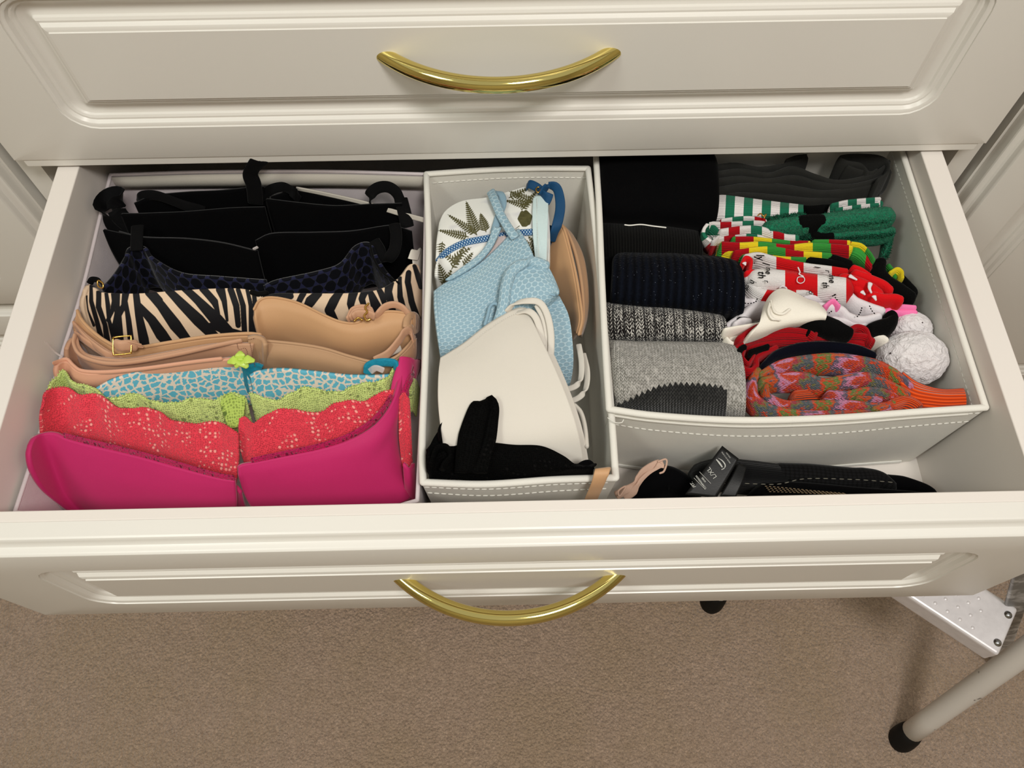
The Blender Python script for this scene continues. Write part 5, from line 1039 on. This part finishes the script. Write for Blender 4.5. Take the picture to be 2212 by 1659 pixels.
e = thing('socks', 'white ankle socks with pink toe, black heel and dotted black lines', 'socks', P(1800, 690, z=-.06))
for i, (q, w_, zz, m_) in enumerate((([(1600, 690), (1620, 668), (1650, 655), (1700, 650)], 30, -.038, 'whitek'), ([(1740, 640), (1790, 636), (1830, 636), (1850, 650), (1880, 662), (1905, 670)], 24, -.034, 'whitek'), ([(1770, 660), (1815, 666), (1835, 682), (1865, 690), (1900, 682)], 24, -.032, 'whitek'),
        ([(1800, 690), (1850, 700), (1885, 710), (1910, 716)], 20, -.036, 'whitek'), ([(1570, 705), (1590, 692), (1605, 682)], 22, -.040, 'whitek'), ([(1850, 655), (1900, 660), (1950, 662), (1978, 664)], 14, -.038, 'pinkk'), ([(1900, 672), (1945, 674), (1978, 674)], 18, -.042, 'pinkk'), ([(1784, 664), (1800, 652), (1812, 662)], 13, -.0285, 'pinkk'),
        ([(1590, 700), (1604, 692), (1620, 694)], 16, -.034, 'whitek'), ([(1602, 640), (1612, 650), (1640, 650)], 24, -.040, 'whitek'))):
    band(q, w_, M[m_], e, zz, .012, None, 'folded_layer' if m_ == 'whitek' else 'pink_toe', .85, seed=110+i)
for q in ([(1776, 664), (1784, 674), (1792, 676), (1800, 668)], [(1862, 664), (1858, 676), (1850, 686)], [(1878, 660), (1884, 672), (1892, 680)], [(1802, 636), (1806, 646), (1812, 650)], [(1602, 652), (1615, 656), (1632, 652), (1636, 644)], [(1798, 640), (1808, 634)]):
    dashes('dotted_line', crom(PP(q, -.0265), 12), M['blackk'], e, ln=.0016, gap=.0010, r=.0006)
band([(1884, 705), (1900, 700), (1924, 694), (1934, 682), (1928, 672)], [22, 30, 36, 30, 20], M['blackk'], e, -.026, .012, None, 'black_heel', .9, .0012, 120)
band([(1596, 688), (1610, 688), (1618, 694)], 12, M['blackk'], e, -.036, .008, None, 'black_heel', .9)

M['creamk'] = fabric('cream_cotton_knit', (238, 232, 220), (226, 220, 208), 1100, .0004, .85, .15, 60, .12)
e = thing('sock', 'cream cotton sock bunched on top of the pile in the right box', 'sock', P(1680, 680, z=-.05))
G = loft([PP([(1648, 668), (1660, 646), (1674, 633), (1690, 630), (1712, 638), (1738, 652), (1762, 660), (1777, 674)], -.020),
          PP([(1640, 684), (1655, 668), (1672, 656), (1692, 650), (1714, 655), (1740, 664), (1764, 672), (1780, 682)], -.010),
          PP([(1630, 700), (1650, 690), (1672, 680), (1694, 674), (1716, 675), (1742, 680), (1765, 684), (1780, 690)], -.008),
          PP([(1614, 718), (1640, 712), (1668, 705), (1696, 700), (1720, 698), (1745, 696), (1765, 694), (1778, 694)], -.012),
          PP([(1600, 738), (1632, 730), (1664, 720), (1694, 712), (1720, 708), (1745, 704), (1764, 700), (1774, 698)], -.026)], 80, 50)
sheet('sock_body', G, M['creamk'], e, th=.003, lumps=.0024, seed=121)
sweep('crease', PP([(1665, 650, -.008), (1672, 672, -.004), (1690, 678, -.003), (1706, 668, -.004)]), .0012, .0008, (0, 1, 0), M['creamk'], e, n=8, nseg=30)
sweep('crease', PP([(1664, 655, -.008), (1660, 672, -.004), (1668, 688, -.003), (1684, 692, -.005)]), .0013, .0008, (1, 0, 0), M['creamk'], e, n=8, nseg=30)
band([(1568, 712), (1600, 706), (1640, 700), (1690, 692), (1740, 694), (1774, 684)], 12, M['creamk'], e, -.022, .008, None, 'folded_layer', .9, seed=123)
band([(1572, 720), (1585, 712), (1602, 714), (1612, 722), (1602, 738), (1582, 742), (1568, 730)], 12, M['creamk'], e, -.030, .010, None, 'folded_layer', .9, seed=124)
band([(1574, 736), (1590, 728), (1600, 732), (1596, 748)], 18, M['creamk'], e, -.034, .010, None, 'folded_layer', .9, seed=125)
band([(1580, 752), (1592, 748), (1602, 742)], 10, M['creamk'], e, -.038, .010, None, 'folded_layer', .9, seed=126)

e = thing('sock', 'smooth cream sock under the black heel, beside the white pompom', 'sock', P(1870, 715, z=-.06))
band([(1850, 705), (1880, 716), (1900, 726), (1915, 735)], [20, 30, 30, 16], M['creamk'], e, -.038, .012, None, 'sock_body', .9)

e = thing('socks', 'dark red ribbed wool socks with black heels, folded over', 'socks', P(1720, 740, z=-.06))
rk = lambda px, py: np.full(px.shape, .3)
for i, (q, w_, zz) in enumerate((([(1600, 730), (1640, 706), (1690, 698), (1735, 696), (1750, 706)], 18, -.020), ([(1628, 728), (1650, 718), (1700, 712), (1745, 716), (1760, 724), (1765, 712), (1758, 704)], 12, -.020), ([(1602, 745), (1640, 730), (1700, 724), (1760, 728), (1830, 726), (1868, 728), (1885, 738)], 16, -.026),
        ([(1600, 760), (1640, 745), (1700, 736), (1760, 738), (1830, 738), (1880, 748)], 14, -.032), ([(1830, 718), (1850, 706), (1870, 712), (1880, 735)], 14, -.024), ([(1600, 740), (1590, 765), (1600, 790), (1622, 800), (1636, 790), (1640, 770), (1680, 750)], 16, -.026), ([(1612, 752), (1605, 772), (1616, 786), (1626, 776), (1632, 764)], 10, -.026), ([(1640, 800), (1612, 806), (1600, 796)], 16, -.036))):
    band(q, w_, M['redk'], e, zz, .012, rk, seed=130+i)
band([(1752, 690), (1780, 690), (1810, 700), (1840, 712)], [24, 46, 44, 20], M['blackk'], e, -.010, .010, None, 'black_heel', .9, .001, 140); band([(1748, 712), (1752, 700), (1762, 690)], 12, M['blackk'], e, -.018, .008, None, 'black_heel', .9)
band([(1622, 758), (1640, 752), (1658, 746)], 11, M['blackk'], e, -.020, .006, None, 'black_heel', .8); band([(1588, 772), (1598, 756), (1608, 748)], 14, M['blackk'], e, -.022, .008, None, 'black_heel', .8)

e = thing('sock', 'dark navy sock folded behind the multicoloured wool sock', 'sock', P(1760, 765, z=-.06))
band([(1650, 790), (1680, 765), (1730, 748), (1790, 746), (1850, 754), (1888, 768)], [16, 30, 30, 30, 30, 20], M['navyk'], e, -.026, .016, None, 'sock_body', .85)

# multicoloured wool sock
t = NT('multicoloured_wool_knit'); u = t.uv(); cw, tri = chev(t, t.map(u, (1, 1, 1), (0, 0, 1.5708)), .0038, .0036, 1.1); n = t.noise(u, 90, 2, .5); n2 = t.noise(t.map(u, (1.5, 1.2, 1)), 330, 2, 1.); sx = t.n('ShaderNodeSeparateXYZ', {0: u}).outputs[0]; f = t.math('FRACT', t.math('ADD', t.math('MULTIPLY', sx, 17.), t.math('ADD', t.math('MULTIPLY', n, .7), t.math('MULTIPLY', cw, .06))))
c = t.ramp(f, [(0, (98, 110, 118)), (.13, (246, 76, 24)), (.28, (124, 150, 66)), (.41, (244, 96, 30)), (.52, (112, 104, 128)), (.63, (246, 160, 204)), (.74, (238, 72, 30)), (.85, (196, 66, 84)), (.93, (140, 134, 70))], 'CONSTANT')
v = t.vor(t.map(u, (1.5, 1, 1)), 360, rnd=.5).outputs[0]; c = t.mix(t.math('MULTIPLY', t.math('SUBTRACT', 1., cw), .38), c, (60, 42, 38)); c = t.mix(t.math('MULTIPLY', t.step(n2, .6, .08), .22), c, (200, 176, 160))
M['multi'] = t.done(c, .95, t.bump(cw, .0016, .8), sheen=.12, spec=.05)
t = NT('orange_rib_knit'); w_ = t.wave(t.uv(), 120., 0, 1, 'Y'); M['orange'] = t.done(t.mix(w_, (176, 52, 16), (236, 88, 34)), .9, t.bump(w_, .0014, .8), sheen=.2, spec=.05)
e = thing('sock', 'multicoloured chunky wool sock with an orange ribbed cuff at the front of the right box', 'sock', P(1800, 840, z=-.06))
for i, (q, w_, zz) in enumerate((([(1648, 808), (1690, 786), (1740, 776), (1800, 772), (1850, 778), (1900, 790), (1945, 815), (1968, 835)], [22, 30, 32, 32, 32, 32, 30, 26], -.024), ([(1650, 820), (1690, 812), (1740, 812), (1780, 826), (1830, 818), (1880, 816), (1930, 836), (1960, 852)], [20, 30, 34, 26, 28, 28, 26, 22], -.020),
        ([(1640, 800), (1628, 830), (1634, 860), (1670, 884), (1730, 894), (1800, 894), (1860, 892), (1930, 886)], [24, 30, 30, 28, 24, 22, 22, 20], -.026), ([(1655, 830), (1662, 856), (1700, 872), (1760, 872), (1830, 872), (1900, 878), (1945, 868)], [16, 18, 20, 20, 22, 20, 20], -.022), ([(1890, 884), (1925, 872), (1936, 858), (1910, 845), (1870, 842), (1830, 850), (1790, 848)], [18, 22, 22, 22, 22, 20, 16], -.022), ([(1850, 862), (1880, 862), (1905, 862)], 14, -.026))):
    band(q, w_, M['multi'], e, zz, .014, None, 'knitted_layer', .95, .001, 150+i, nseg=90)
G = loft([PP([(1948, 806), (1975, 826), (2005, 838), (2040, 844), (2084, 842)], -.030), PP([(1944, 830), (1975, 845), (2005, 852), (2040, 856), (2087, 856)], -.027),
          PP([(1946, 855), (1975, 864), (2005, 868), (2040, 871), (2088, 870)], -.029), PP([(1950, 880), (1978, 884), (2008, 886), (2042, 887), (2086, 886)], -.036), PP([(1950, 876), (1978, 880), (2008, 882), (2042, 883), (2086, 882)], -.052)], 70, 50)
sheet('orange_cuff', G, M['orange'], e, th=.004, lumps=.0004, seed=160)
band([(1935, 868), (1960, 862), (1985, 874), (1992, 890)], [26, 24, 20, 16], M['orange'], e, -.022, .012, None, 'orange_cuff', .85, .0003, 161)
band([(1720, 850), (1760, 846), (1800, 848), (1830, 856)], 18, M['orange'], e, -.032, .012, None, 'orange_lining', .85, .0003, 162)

# white pompoms
t = NT('white_fleece'); n = t.noise(t.obj(), 130, 4, 1.5); n3 = t.noise(t.obj(), 60, 3, 2.); sp = t.step(t.vor(t.obj(), 62).outputs[0], .06)
M['fleece'] = t.done(t.mix(sp, (70, 60, 60), t.mix(n, (206, 200, 202), (236, 232, 232))), .9, t.bump(t.math('ADD', n, n3), .004, .8), sheen=.4, spec=.1)
def pompom(label, px, py, z, r, seed):
    e = thing('pompom', label, 'pompom', P(px, py, z=z))
    b = bmesh.new(); bmesh.ops.create_icosphere(b, subdivisions=5, radius=1); rs = np.random.RandomState(seed); cs = rs.randn(150, 3); cs /= np.linalg.norm(cs, axis=1)[:, None]
    for v_ in b.verts:
        d = np.array(v_.co); k = np.sort(((cs-d)**2).sum(1)); m_ = 1+.045*(math.sqrt(k[1])-math.sqrt(k[0]))/.25-.03; v_.co = Vector(d*np.array(r)*m_)
    me = bpy.data.meshes.new('fleece_ball'); b.to_mesh(me); b.free(); o = link('fleece_ball', me, M['fleece'], e); o.location = (0, 0, 0)
    return e
pompom('larger white fleece pompom in front, beside the orange cuff', 1969, 775, -.050, (.031, .025, .026), 1)
pompom('smaller white fleece pompom behind, against the box wall', 1962, 712, -.058, (.021, .017, .018), 2)
CL[0] = None
